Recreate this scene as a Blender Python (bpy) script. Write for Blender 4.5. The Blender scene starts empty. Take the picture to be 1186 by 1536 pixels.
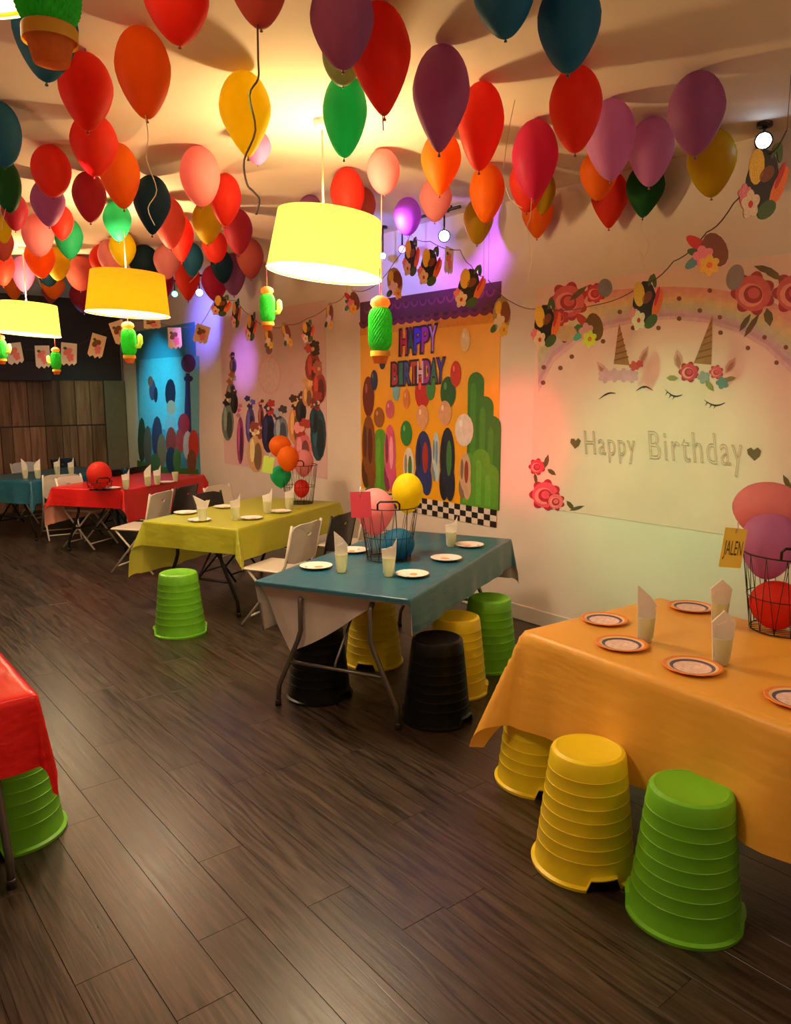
import bpy, math, random
from mathutils import Vector, Matrix
random.seed(7)
C = bpy.context.scene.collection
SC = bpy.context.scene
PI = math.pi

# ---------------------------------------------------------------- camera, world, lights, exposure
W, H, F, CAMH = 1186, 1536, 1150.0, 1.75
PITCH = math.atan(179 / F)
YAW = math.atan(939 / math.hypot(F, 179))
FW = (math.sin(YAW), math.cos(YAW)); RT = (math.cos(YAW), -math.sin(YAW))
cd = bpy.data.cameras.new('camera'); cam = bpy.data.objects.new('camera', cd); C.objects.link(cam)
cam.location = (0, 0, CAMH); cam.rotation_euler = (PI / 2 - PITCH, 0, -YAW)
cd.sensor_fit = 'VERTICAL'; cd.sensor_height = 24; cd.lens = F * 24 / H
cd.clip_start = 0.05; cd.clip_end = 60
SC.camera = cam
SC.view_settings.view_transform = 'Standard'; SC.view_settings.look = 'None'
SC.view_settings.exposure = 0.0; SC.view_settings.gamma = 1; SC.view_settings.use_curve_mapping = False
wd = bpy.data.worlds.new('world'); SC.world = wd; wd.use_nodes = True
wd.node_tree.nodes['Background'].inputs[0].default_value = (1, .62, .38, 1)
wd.node_tree.nodes['Background'].inputs[1].default_value = .05

def light(kind, name, loc, power, col, size=.1, target=None, angle=60, blend=.8):
    ld = bpy.data.lights.new(name, kind); ld.energy = power; ld.color = col
    if kind == 'SPOT': ld.spot_size = math.radians(angle); ld.spot_blend = blend; ld.shadow_soft_size = size
    elif kind == 'POINT': ld.shadow_soft_size = size
    else: ld.size = size
    o = bpy.data.objects.new(name, ld); C.objects.link(o); o.location = loc
    if target is not None:
        o.rotation_euler = (Vector(target) - Vector(loc)).to_track_quat('-Z', 'Y').to_euler()
    return o

CEIL, WX, BY = 3.15, 4.394, 12.25
# lamps of the unseen half of the room (same pendants, further left and behind)
light('POINT', 'room_lamp', (-.6, -.6, 2.45), 5, (1, .72, .48), .22)
light('POINT', 'room_lamp', (-.7, 4.6, 2.4), 28, (1, .73, .50), .22)
light('POINT', 'room_lamp', (-.3, 9.2, 2.4), 34, (1, .72, .46), .22)
light('POINT', 'room_lamp', (2.7, -.7, 2.75), 30, (1, .74, .50), .14)
# coloured party spots thrown at the poster wall
def wall_spot(src, y, z, power, col, ang, blend=1):
    light('SPOT', 'party_spot', src, power, col, .05, (WX, y, z), ang, blend)
wall_spot((3.5, 4.45, 2.95), 4.55, 2.92, 150, (.40, .08, 1), 70)
wall_spot((3.4, 5.1, 2.9), 5.25, 2.85, 60, (.14, .20, 1), 80)
wall_spot((2.6, 4.3, 2.9), 5.0, 2.1, 22, (.5, .1, 1), 18)
wall_spot((1.2, 4.2, 2.9), 3.95, 1.42, 520, (1, .05, .09), 19)
wall_spot((1.0, 2.4, 2.8), 2.75, 1.15, 250, (.20, 1, .38), 32)
wall_spot((1.6, 1.9, 2.9), 2.05, 1.5, 30, (1, .3, .3), 26)
wall_spot((2.6, 10.2, 2.9), 10.75, 1.75, 260, (.03, .8, 1), 50)
wall_spot((3.5, 8.9, 2.85), 9.25, 2.65, 130, (.12, .14, 1), 62)
wall_spot((2.4, 7.8, 2.8), 8.3, 2.1, 240, (.4, .2, 1), 22)
light('SPOT', 'party_spot', (3.0, 10.6, 2.9), 40, (.5, 1, .5), .05, (4.0, BY, 1.3), 50, 1)

# ---------------------------------------------------------------- pixel helpers (measured positions)
def ray(px, py):
    x = (px - 593) / F; y = -(py - 768) / F
    f = math.cos(PITCH) + y * math.sin(PITCH); u = -math.sin(PITCH) + y * math.cos(PITCH)
    return Vector((FW[0] * f + RT[0] * x, FW[1] * f + RT[1] * x, u))
def at_z(px, py, z):
    r = ray(px, py); t = (z - CAMH) / r.z; return Vector((r.x * t, r.y * t, z))
def at_x(px, py, X=WX):
    r = ray(px, py); t = X / r.x; return Vector((X, r.y * t, CAMH + r.z * t))
def at_d(px, py, d):
    r = ray(px, py); return Vector((r.x * d, r.y * d, CAMH + r.z * d))

# ---------------------------------------------------------------- materials
MATS = {}
def new_mat(name):
    m = bpy.data.materials.new(name); m.use_nodes = True; MATS[name] = m
    nt = m.node_tree; return m, nt, nt.nodes['Principled BSDF'], nt.nodes['Material Output']
def sRGB(r, g, b):
    f = lambda c: ((c / 255 + .055) / 1.055) ** 2.4 if c / 255 > .04045 else c / 255 / 12.92
    return (f(r), f(g), f(b))
def simple(name, col, rough=.5, metal=0, spec=.5, noise=.08, scale=12, bump=0, trans=0, emit=0, emit_col=None, sss=0):
    if name in MATS: return MATS[name]
    m, nt, b, out = new_mat(name)
    n = nt.nodes.new('ShaderNodeTexNoise'); n.inputs['Scale'].default_value = scale; n.inputs['Detail'].default_value = 3
    tc = nt.nodes.new('ShaderNodeTexCoord'); nt.links.new(tc.outputs['Object'], n.inputs['Vector'])
    r = nt.nodes.new('ShaderNodeValToRGB')
    r.color_ramp.elements[0].position = .3; r.color_ramp.elements[1].position = .7
    r.color_ramp.elements[0].color = (*[c * (1 - noise) for c in col], 1)
    r.color_ramp.elements[1].color = (*[min(1, c * (1 + noise)) for c in col], 1)
    nt.links.new(n.outputs['Fac'], r.inputs['Fac']); nt.links.new(r.outputs[0], b.inputs['Base Color'])
    b.inputs['Roughness'].default_value = rough; b.inputs['Metallic'].default_value = metal
    b.inputs['Specular IOR Level'].default_value = spec
    if bump:
        bp = nt.nodes.new('ShaderNodeBump'); bp.inputs['Strength'].default_value = bump; bp.inputs['Distance'].default_value = .01
        nt.links.new(n.outputs['Fac'], bp.inputs['Height']); nt.links.new(bp.outputs[0], b.inputs['Normal'])
    if emit:
        b.inputs['Emission Color'].default_value = (*(emit_col or col), 1); b.inputs['Emission Strength'].default_value = emit
    if trans:
        t = nt.nodes.new('ShaderNodeBsdfTranslucent'); nt.links.new(r.outputs[0], t.inputs['Color'])
        mx = nt.nodes.new('ShaderNodeMixShader'); mx.inputs[0].default_value = trans
        nt.links.new(b.outputs[0], mx.inputs[1]); nt.links.new(t.outputs[0], mx.inputs[2]); nt.links.new(mx.outputs[0], out.inputs[0])
    return m
def cloth_mat(name, front, back, rough=.38, trans=.2):
    m, nt, b, out = new_mat(name)
    g = nt.nodes.new('ShaderNodeNewGeometry'); mx = nt.nodes.new('ShaderNodeMix'); mx.data_type = 'RGBA'
    mx.inputs['A'].default_value = (*front, 1); mx.inputs['B'].default_value = (*back, 1)
    nt.links.new(g.outputs['Backfacing'], mx.inputs['Factor']); nt.links.new(mx.outputs['Result'], b.inputs['Base Color'])
    b.inputs['Roughness'].default_value = rough
    n = nt.nodes.new('ShaderNodeTexNoise'); n.inputs['Scale'].default_value = 9
    bp = nt.nodes.new('ShaderNodeBump'); bp.inputs['Strength'].default_value = .25; bp.inputs['Distance'].default_value = .02
    nt.links.new(n.outputs['Fac'], bp.inputs['Height']); nt.links.new(bp.outputs[0], b.inputs['Normal'])
    t = nt.nodes.new('ShaderNodeBsdfTranslucent'); nt.links.new(mx.outputs['Result'], t.inputs['Color'])
    ms = nt.nodes.new('ShaderNodeMixShader'); ms.inputs[0].default_value = trans
    nt.links.new(b.outputs[0], ms.inputs[1]); nt.links.new(t.outputs[0], ms.inputs[2]); nt.links.new(ms.outputs[0], out.inputs[0])
    return m
def wood_mat(name, dark, light_, stretch, rough, spec=.5, vary=.5, bump=.15):
    m, nt, b, out = new_mat(name); L = nt.links.new
    tc = nt.nodes.new('ShaderNodeTexCoord'); oi = nt.nodes.new('ShaderNodeObjectInfo')
    mp = nt.nodes.new('ShaderNodeMapping'); mp.inputs['Scale'].default_value = stretch
    add = nt.nodes.new('ShaderNodeVectorMath'); add.operation = 'ADD'
    ms = nt.nodes.new('ShaderNodeVectorMath'); ms.operation = 'SCALE'; ms.inputs['Scale'].default_value = 37
    cmb = nt.nodes.new('ShaderNodeCombineXYZ')
    for i in range(3): L(oi.outputs['Random'], cmb.inputs[i])
    L(cmb.outputs[0], ms.inputs[0]); L(tc.outputs['Object'], add.inputs[0]); L(ms.outputs[0], add.inputs[1]); L(add.outputs[0], mp.inputs['Vector'])
    n = nt.nodes.new('ShaderNodeTexNoise'); n.inputs['Scale'].default_value = 1; n.inputs['Detail'].default_value = 6; n.inputs['Distortion'].default_value = 1.2
    L(mp.outputs[0], n.inputs['Vector'])
    r = nt.nodes.new('ShaderNodeValToRGB'); r.color_ramp.elements[0].position = .32; r.color_ramp.elements[1].position = .72
    r.color_ramp.elements[0].color = (*dark, 1); r.color_ramp.elements[1].color = (*light_, 1)
    L(n.outputs['Fac'], r.inputs['Fac'])
    hsv = nt.nodes.new('ShaderNodeHueSaturation'); mr = nt.nodes.new('ShaderNodeMapRange')
    mr.inputs['To Min'].default_value = 1 - vary / 2; mr.inputs['To Max'].default_value = 1 + vary / 2
    L(oi.outputs['Random'], mr.inputs['Value']); L(mr.outputs[0], hsv.inputs['Value']); L(r.outputs[0], hsv.inputs['Color'])
    L(hsv.outputs[0], b.inputs['Base Color']); b.inputs['Roughness'].default_value = rough; b.inputs['Specular IOR Level'].default_value = spec
    rr = nt.nodes.new('ShaderNodeMapRange'); rr.inputs['To Min'].default_value = rough - .08; rr.inputs['To Max'].default_value = rough + .15
    L(n.outputs['Fac'], rr.inputs['Value']); L(rr.outputs[0], b.inputs['Roughness'])
    bp = nt.nodes.new('ShaderNodeBump'); bp.inputs['Strength'].default_value = bump; bp.inputs['Distance'].default_value = .004
    L(n.outputs['Fac'], bp.inputs['Height']); L(bp.outputs[0], b.inputs['Normal'])
    return m

M_plank = wood_mat('floor_wood', (.012, .008, .006), (.080, .053, .037), (46, 2.6, 10), .30, .5, .55)
M_under = simple('underlay', (.010, .007, .006), .8)
M_wall = simple('wall_paint', (.76, .67, .61), .75, noise=.03, scale=3, bump=.05)
M_ceil = simple('ceiling_paint', (.82, .70, .56), .85, noise=.03, scale=2, bump=.05)
M_trim = simple('white_trim', (.72, .68, .62), .45, noise=.03)
M_dark = simple('dark_paint', (.035, .026, .022), .6)
M_board = wood_mat('wall_board', (.15, .070, .035), (.34, .19, .11), (14, 4, .9), .55, .3, .9)
M_olive = simple('pillar_paint', (.16, .14, .09), .6)
M_white = simple('white_plastic', (.66, .60, .50), .35, noise=.04)
M_black = simple('black_plastic', (.016, .014, .014), .35, noise=.1)
M_metal = simple('grey_steel', (.16, .15, .14), .35, .7, noise=.05)
M_wire = simple('black_wire', (.015, .012, .012), .4, .3)
M_cord = simple('white_cord', (.75, .66, .5), .6)
M_cup = simple('cup_plastic', (.86, .88, .62), .3, noise=.03, trans=.45)
M_napkin = simple('napkin_paper', (.92, .86, .78), .8, noise=.04, scale=30, bump=.2, trans=.2)
M_foil = simple('clear_ribbon', (.7, .6, .45), .3)
M_kn = simple('dark_ribbon', (.06, .035, .02), .5)
COL = dict(red=(.84, .055, .032), orange=(.90, .21, .012), yellow=(.92, .76, .01), green=(.03, .60, .28), blue=(.03, .20, .38),
           purple=(.42, .15, .37), pink=(.95, .40, .43), crimson=(.46, .035, .07), lilac=(.68, .28, .62), magenta=(.66, .03, .14),
           darkblue=(.014, .06, .11), darkgreen=(.015, .14, .04), coral=(.58, .13, .11), palegreen=(.45, .62, .32), shadedyellow=(.62, .43, .01))  # last entry: yellow latex with shade darkened into its colour
BM = {}
for k, c in COL.items():
    BM[k] = simple('latex_' + k, c, .52, noise=.03, scale=2, trans=.5, spec=.22)
STOOL = dict(yellow=simple('stool_yellow', (.86, .66, .014), .38, noise=.03), green=simple('stool_green', (.16, .52, .02), .38, noise=.03),
             black=simple('stool_black', (.004, .004, .004), .35, noise=.1, spec=.25))

# ---------------------------------------------------------------- mesh builder
class MB:
    def __init__(s): s.v = []; s.f = []; s.m = []; s.mats = []; s.sm = []
    def mi(s, mat):
        if mat not in s.mats: s.mats.append(mat)
        return s.mats.index(mat)
    def add(s, vs, fs, mat, smooth=False):
        o = len(s.v); k = s.mi(mat); s.v += [tuple(v) for v in vs]
        for f in fs: s.f.append([i + o for i in f]); s.m.append(k); s.sm.append(smooth)
    def box(s, c, d, mat, rot=None):
        vs = []
        for z in (-.5, .5):
            for x, y in ((-.5, -.5), (.5, -.5), (.5, .5), (-.5, .5)):
                v = Vector((x * d[0], y * d[1], z * d[2]))
                if rot: v = rot @ v
                vs.append(v + Vector(c))
        s.add(vs, [(3, 2, 1, 0), (4, 5, 6, 7), (0, 1, 5, 4), (1, 2, 6, 5), (2, 3, 7, 6), (3, 0, 4, 7)], mat)
    def bevbox(s, c, d, mat, b=.01, rot=None):
        # box with chamfered vertical and top edges
        x, y, z = d[0] / 2, d[1] / 2, d[2] / 2; vs = []
        def ringv(xx, yy, bb, zz):
            return [(-xx + bb, -yy, zz), (xx - bb, -yy, zz), (xx, -yy + bb, zz), (xx, yy - bb, zz), (xx - bb, yy, zz), (-xx + bb, yy, zz), (-xx, yy - bb, zz), (-xx, -yy + bb, zz)]
        rings = [ringv(x - b, y - b, b, -z), ringv(x, y, b, -z + b), ringv(x, y, b, z - b), ringv(x - b, y - b, b, z)]
        for r in rings:
            for p in r:
                v = Vector(p); v = rot @ v if rot else v; vs.append(v + Vector(c))
        fs = [tuple(range(7, -1, -1)), tuple(range(24, 32))]
        for k in range(3):
            for i in range(8): fs.append((k * 8 + i, k * 8 + (i + 1) % 8, k * 8 + 8 + (i + 1) % 8, k * 8 + 8 + i))
        s.add(vs, fs, mat)
    def tube(s, pts, r, mat, n=6, closed=False):
        pts = [Vector(p) for p in pts]; vs = []; fs = []; N = len(pts)
        up = None
        for i, p in enumerate(pts):
            if closed: t = pts[(i + 1) % N] - pts[i - 1]
            else: t = pts[min(i + 1, N - 1)] - pts[max(i - 1, 0)]
            t = t.normalized() if t.length > 1e-9 else Vector((0, 0, 1))
            if up is None: up = Vector((0, 0, 1)) if abs(t.z) < .9 else Vector((1, 0, 0))
            a = t.cross(up); a = a.normalized() if a.length > 1e-6 else t.orthogonal().normalized()
            b = a.cross(t).normalized(); up = b
            rr = r[i] if isinstance(r, (list, tuple)) else r
            for k in range(n):
                an = 2 * PI * k / n; vs.append(p + a * math.cos(an) * rr + b * math.sin(an) * rr)
        for i in range(N if closed else N - 1):
            j = (i + 1) % N
            for k in range(n): fs.append((i * n + k, i * n + (k + 1) % n, j * n + (k + 1) % n, j * n + k))
        if not closed: fs += [tuple(range(n - 1, -1, -1)), tuple((N - 1) * n + k for k in range(n))]
        s.add(vs, fs, mat, True)
    def lathe(s, prof, mat, n=24, c=(0, 0, 0), cap0=False, cap1=False, smooth=True, mod=None):
        vs = []; fs = []; K = len(prof)
        for j, (r, z) in enumerate(prof):
            for k in range(n):
                a = 2 * PI * k / n; rr = r * (mod(a, j) if mod else 1)
                vs.append((c[0] + rr * math.cos(a), c[1] + rr * math.sin(a), c[2] + z))
        for j in range(K - 1):
            for k in range(n): fs.append((j * n + k, j * n + (k + 1) % n, (j + 1) * n + (k + 1) % n, (j + 1) * n + k))
        if cap0: fs.append(tuple(range(n - 1, -1, -1)))
        if cap1: fs.append(tuple((K - 1) * n + k for k in range(n)))
        s.add(vs, fs, mat, smooth)
    def mesh(s, name):
        me = bpy.data.meshes.new(name); me.from_pydata(s.v, [], s.f)
        for m in s.mats: me.materials.append(m)
        me.polygons.foreach_set('material_index', s.m); me.polygons.foreach_set('use_smooth', s.sm); me.update()
        return me
    def build(s, name, parent=None):
        o = bpy.data.objects.new(name, s.mesh(name)); C.objects.link(o)
        if parent: o.parent = parent
        return o
def thing(name, label, cat, loc=(0, 0, 0), rotz=0, group=None):
    o = bpy.data.objects.new(name, None); o.empty_display_size = .1; C.objects.link(o); o.location = loc; o.rotation_euler = (0, 0, rotz)
    return tag(o, label, cat, group)
def tag(o, label, cat, group=None):
    o['label'] = label; o['category'] = cat
    if group: o['group'] = group
    return o
def struct(o): o['kind'] = 'structure'; return o
def dup(root, loc, rot=None, scale=None, label=None, group=None):
    def cp(o, par):
        c = o.copy(); C.objects.link(c); c.parent = par
        for ch in o.children: cp(ch, c)
        return c
    r = cp(root, None); r.location = loc
    if rot is not None: r.rotation_euler = rot
    if scale is not None: r.scale = (scale,) * 3 if not isinstance(scale, tuple) else scale
    if label: r['label'] = label
    if group: r['group'] = group
    return r
class D:     # a spot + angle; offsets in its own frame
    def __init__(s, x, y, a): s.x, s.y, s.a = x, y, a
    def __call__(s, u, v, z=0):
        return (s.x + u * math.cos(s.a) - v * math.sin(s.a), s.y + u * math.sin(s.a) + v * math.cos(s.a), z)

# ---------------------------------------------------------------- the room
fl = MB(); fl.box((.7, 5.1, -.035), (7.4, 14.3, .05), M_under); floor = struct(fl.build('floor'))
PW, PL = .183, 1.22
pm = MB(); pm.bevbox((0, 0, 0), (PW - .0011, PL - .0011, .012), M_plank, .0009); pmesh = pm.mesh('plank')
rest = MB(); rnd = random.Random(3); cnt = 0
for i in range(-16, 24):
    x = WX - .012 - PW / 2 - (23 - i) * PW
    if x < -2.95: continue
    y = -1.95 + rnd.random() * PL - PL
    while y < BY:
        y0, y1 = max(y, -2), min(y + PL, BY); cy = (y0 + y1) / 2
        f = x * FW[0] + cy * FW[1]; r = x * RT[0] + cy * RT[1]
        if y1 - y0 > .03:
            if f > .9 and abs(r) < .56 * f + .75 and cnt < 298 and y1 - y0 > .05:
                o = bpy.data.objects.new('plank', pmesh); C.objects.link(o); o.parent = floor
                o.location = (x, cy, -.0062 + rnd.uniform(-.0003, .0003)); o.scale = (1, (y1 - y0) / PL, 1); cnt += 1
            else: rest.bevbox((x, cy, -.0062), (PW - .0011, y1 - y0 - .0011, .012), M_plank, .0009)
        y += PL
ro = rest.build('plank_field', floor); ro['kind'] = 'stuff'
b = MB(); b.box((.7, 5.1, CEIL + .04), (7.4, 14.5, .08), M_ceil); struct(b.build('ceiling'))
b = MB(); b.box((WX + .05, 5.1, CEIL / 2 - .005), (.1, 14.5, CEIL + .01), M_wall); struct(b.build('wall_right'))
b = MB(); b.box((-3.0, 5.1, CEIL / 2 - .005), (.1, 14.5, CEIL + .01), M_wall); struct(b.build('wall_left'))
b = MB(); b.box((.7, -2.05, CEIL / 2 - .005), (7.3, .1, CEIL + .01), M_wall); struct(b.build('wall_front'))
b = MB(); b.box((.7, BY + .07, CEIL / 2 - .005), (7.3, .1, CEIL + .01), M_dark); wb = struct(b.build('wall_back'))
x = 4.05; rnd = random.Random(5)
while x > -2.8:
    w = rnd.uniform(.16, .24)
    for z0, z1, dd in ((.0, 1.245, .024), (1.262, 1.93, .016)):
        p = MB(); p.bevbox((0, 0, 0), (w - .008, dd, z1 - z0), M_board, .004)
        o = p.build('panel', wb); o.location = (x - w / 2, BY + .02 - dd / 2, (z0 + z1) / 2)
    x -= w
b = MB(); b.bevbox((4.22, BY + .005, .97), (.32, .03, 1.93), M_olive, .004); o = struct(b.build('trim_1'))
b = MB(); b.bevbox((-.1, BY - .1, 2.06), (6.7, .22, .28), M_dark, .01); struct(b.build('trim_2'))
b = MB(); b.bevbox((WX - .008, 5.1, .06), (.016, 14.1, .12), M_trim, .004); struct(b.build('baseboard_right'))

# ---------------------------------------------------------------- balloons
def balloon_mesh(kind):
    prof = []
    for i in range(17):
        t = i / 16; a = -PI / 2 + PI * t
        z = math.sin(a); r = math.cos(a)
        taper = {0: .80, 1: .62, 2: .42}[kind]; r = max(0, r) ** .93
        if z < .15: r *= 1 - (1 - taper) * ((.15 - z) / 1.15) ** 1.25
        prof.append((max(r, .012), z))
    mb = MB(); mb.lathe(prof, BM['red'], 28, cap0=True, cap1=True); return mb
def knot_mb(mat):
    mb = MB(); mb.lathe([(.012, .03), (.028, -.01), (.022, -.035), (.06, -.085), (.048, -.10), (.012, -.09)], mat, 10, c=(0, 0, -.985)); return mb
BME = {}; KNO = {}
for kind in (0, 1, 2):
    for k, m in BM.items():
        mb = balloon_mesh(kind); mb.mats = [m]; BME[kind, k] = mb.mesh('balloon')
for k, c in COL.items():
    KNO[k] = knot_mb(simple('knot_' + k, tuple(x * .35 for x in c), .4)).mesh('knot')
# px, py, w, h (photograph), colour, taper kind, label
BL = [
 (68, 50, 95, 135, 'blue', 1, 'dark blue balloon behind the cactus lantern in the top left corner'),
 (265, 5, 98, 112, 'red', 1, 'large dull red balloon cut by the top edge, left of the ribboned one'),
 (388, -18, 88, 112, 'coral', 1, 'orange-red balloon at the top edge trailing the long dark ribbon'),
 (215, 110, 83, 125, 'orange', 1, 'large burnt orange balloon with a pale string above the teal balloon'),
 (129, 138, 80, 108, 'red', 1, 'bright red balloon just left of the large burnt orange one'),
 (141, 218, 70, 88, 'red', 1, 'red balloon hanging directly under the bright red one at upper left'),
 (3, 202, 56, 90, 'blue', 0, 'steel blue balloon cut by the left edge of the picture'),
 (180, 264, 60, 92, 'orange', 1, 'rusty orange balloon right above the small green balloon'),
 (77, 257, 58, 72, 'red', 0, 'round dark red balloon above the plum balloon at far left'),
 (134, 296, 50, 72, 'crimson', 1, 'maroon balloon between the plum and the rusty orange balloons'),
 (72, 305, 50, 66, 'purple', 1, 'plum balloon tucked under the round dark red one'),
 (10, 278, 42, 76, 'darkgreen', 0, 'dark green balloon near the left edge with a hanging string'),
 (22, 318, 38, 54, 'crimson', 1, 'small dark crimson balloon below the dark green one'),
 (57, 353, 46, 60, 'pink', 0, 'pale salmon balloon with a lamplit right side at far left'),
 (92, 334, 36, 50, 'red', 1, 'small bright red balloon between plum and green balloons'),
 (103, 358, 42, 58, 'green', 1, 'green balloon with a white lamp glint on its right edge'),
 (176, 332, 42, 56, 'green', 1, 'small green balloon lit by the orange lamp below'),
 (228, 308, 56, 84, 'darkblue', 2, 'very dark teal balloon with a wavy pale ribbon in front'),
 (300, 265, 60, 84, 'pink', 0, 'salmon pink balloon left of centre above the shaded yellow one'),
 (368, 172, 79, 118, 'yellow', 2, 'big yellow balloon crossed by the dark ribbon'),
 (385, 222, 44, 48, 'lilac', 1, 'small lilac balloon peeping out below the big yellow one'),
 (513, 35, 98, 128, 'purple', 1, 'large plum balloon at the top beside the largest red one'),
 (571, 90, 94, 156, 'red', 2, 'largest red balloon, above the pink balloon on a long string'),
 (513, 88, 60, 76, 'palegreen', 0, 'pale green balloon half hidden by the plum one at the top'),
 (517, 174, 68, 116, 'green', 1, 'emerald green balloon above the big yellow lamp'),
 (661, 149, 88, 148, 'purple', 2, 'large pear-shaped purple balloon hanging in the upper centre'),
 (756, -4, 94, 112, 'blue', 1, 'blue balloon cut by the top edge, right of centre'),
 (853, 38, 96, 134, 'blue', 1, 'large whole dark blue balloon at upper right'),
 (721, 190, 70, 122, 'red', 1, 'bright red balloon right of the pear-shaped purple one'),
 (661, 245, 62, 90, 'orange', 2, 'glowing orange balloon under the pear-shaped purple one'),
 (653, 300, 50, 62, 'pink', 1, 'salmon balloon below the glowing orange one near the track lights'),
 (730, 290, 54, 84, 'orange', 1, 'orange balloon above the shaded yellow one on the centre right'),
 (717, 332, 46, 66, 'shadedyellow', 1, 'shaded yellow balloon over the awning poster'),
 (802, 240, 70, 110, 'magenta', 1, 'raspberry balloon in front of the red and orange trio'),
 (792, 276, 58, 80, 'red', 1, 'red balloon half hidden behind the raspberry one'),
 (816, 290, 34, 58, 'shadedyellow', 1, 'shaded yellow balloon showing a sliver behind the raspberry one'),
 (806, 325, 48, 62, 'orange', 2, 'deep orange balloon lowest under the raspberry one'),
 (863, 165, 80, 120, 'red', 1, 'deep red balloon right below the large dark blue one'),
 (915, 210, 76, 112, 'lilac', 1, 'mauve pink balloon right of the deep red one'),
 (898, 262, 58, 72, 'orange', 1, 'orange balloon partly behind the mauve pink one'),
 (914, 300, 56, 80, 'red', 2, 'red balloon lowest left of the dark green one'),
 (976, 228, 68, 96, 'lilac', 1, 'lilac pink balloon between mauve and violet balloons'),
 (967, 286, 58, 76, 'darkgreen', 2, 'bottle green balloon with tangled ribbon near the wall'),
 (1044, 171, 84, 114, 'purple', 1, 'violet balloon at right beside the white spotlight'),
 (1067, 245, 72, 96, 'shadedyellow', 1, 'dull yellow balloon behind the violet one by the wall'),
 (338, 300, 48, 74, 'red', 1, 'red balloon right behind the salmon pink one'),
 (357, 348, 44, 64, 'crimson', 1, 'crimson balloon left of the big yellow lamp'),
 (311, 334, 46, 62, 'shadedyellow', 1, 'shaded yellow balloon hanging under the salmon pink one'),
 (322, 370, 38, 46, 'red', 0, 'small lamplit scarlet balloon under the shaded yellow one'),
 (270, 357, 42, 68, 'red', 2, 'scarlet balloon in front of a dusky rose balloon'),
 (254, 335, 48, 72, 'coral', 1, 'dusky rose balloon just right of the very dark teal one'),
 (250, 393, 40, 50, 'pink', 1, 'small pink balloon right above the orange lamp'),
 (288, 390, 34, 48, 'blue', 1, 'small shiny blue balloon under the scarlet one'),
 (333, 400, 34, 48, 'darkblue', 1, 'small navy balloon in front of a plum balloon by the wall'),
 (349, 412, 40, 60, 'purple', 1, 'small plum balloon lowest beside the picture bunting'),
 (375, 388, 42, 58, 'coral', 1, 'dull rose balloon left of the big yellow lamp shade'),
 (281, 420, 38, 60, 'red', 2, 'small dark red balloon in front of the blue wall glow'),
 (322, 425, 40, 52, 'magenta', 1, 'small crimson balloon right of the blue wall glow'),
 (216, 393, 46, 48, 'darkblue', 0, 'navy balloon behind the orange lamp cord'),
 (184, 374, 40, 50, 'yellow', 1, 'glowing yellow balloon above the orange lamp'),
 (166, 385, 38, 48, 'pink', 0, 'pink balloon overlapped by the glowing yellow one'),
 (158, 392, 46, 50, 'red', 0, 'brick red balloon behind the pink and yellow pair'),
 (121, 410, 44, 50, 'coral', 0, 'dusky maroon balloon left of the orange lamp'),
 (125, 446, 40, 46, 'crimson', 1, 'small crimson balloon at the left rim of the orange lamp'),
 (35, 411, 34, 52, 'lilac', 1, 'dusty mauve balloon over the cord of the far yellow lamp'),
 (20, 432, 26, 34, 'orange', 1, 'tiny orange balloon above the far yellow lamp'),
 (4, 402, 34, 52, 'red', 1, 'brick balloon at the left edge above the far yellow lamp'),
 (60, 388, 44, 56, 'orange', 1, 'rust balloon below the pale salmon one'),
 (86, 396, 38, 48, 'shadedyellow', 1, 'shaded yellow balloon under the green one with the glint'),
 (72, 412, 30, 34, 'darkblue', 0, 'tiny dark teal balloon below the rust one'),
 (80, 430, 34, 36, 'orange', 1, 'tiny bright orange balloon right of the far yellow lamp cord'),
 (76, 440, 26, 30, 'coral', 2, 'tiny coral balloon lowest right of the far yellow lamp cord'),
 (4, 366, 32, 50, 'coral', 1, 'dull coral balloon at the left edge under the yellow one'),
 (4, 345, 26, 38, 'yellow', 1, 'little yellow balloon at the left edge'),
 (611, 325, 42, 54, 'purple', 0, 'dark plum balloon beside the track bar right of the big lamp'),
 (521, 292, 52, 74, 'red', 0, 'orange-red balloon directly behind the big yellow lamp cord'),
 (575, 258, 50, 64, 'pink', 0, 'pale pink balloon with a long string right of the lamp cord'),
 (546, 310, 36, 54, 'coral', 1, 'dull pink balloon behind the orange-red one over the big lamp'),
 (465, 316, 36, 44, 'purple', 0, 'brownish plum balloon just above the big yellow lamp'),
 (241, 425, 40, 52, 'crimson', 1, 'wine red balloon at the right rim of the orange lamp'),
]
cf, sf = math.cos(PITCH), math.sin(PITCH)
items = []
for (px, py, w, h, col, kd, lab) in BL:
    r = ray(px, py); hv = .17
    for _ in range(25):
        t = (CEIL - .004 - hv - CAMH) / r.z; hv = h * t / F / 2 * 1.02
    rad = w * t / F / 2
    # nothing may pass through the poster wall or the back wall
    k = min((WX - .02) / (r.x * t + rad), (BY - .35) / (r.y * t + rad), 1); t *= k
    items.append([r, t, w / F / 2, h / F / 2 * 1.02, col, kd, lab])
for it_ in range(60):
    for i in range(len(items)):
        for j in range(i + 1, len(items)):
            a, c = items[i], items[j]; pa, pc = a[0] * a[1], c[0] * c[1]
            ra = a[1] * (a[2] * .7 + a[3] * .3); rc = c[1] * (c[2] * .7 + c[3] * .3)
            if (pa - pc).length < (ra + rc) * .97:
                # the listed-larger (nearer) one slides nearer to the lens' side, away from its neighbour
                n = a if a[1] < c[1] else c
                if n[1] > 2.2: n[1] *= .992
TOPB = {}
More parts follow.
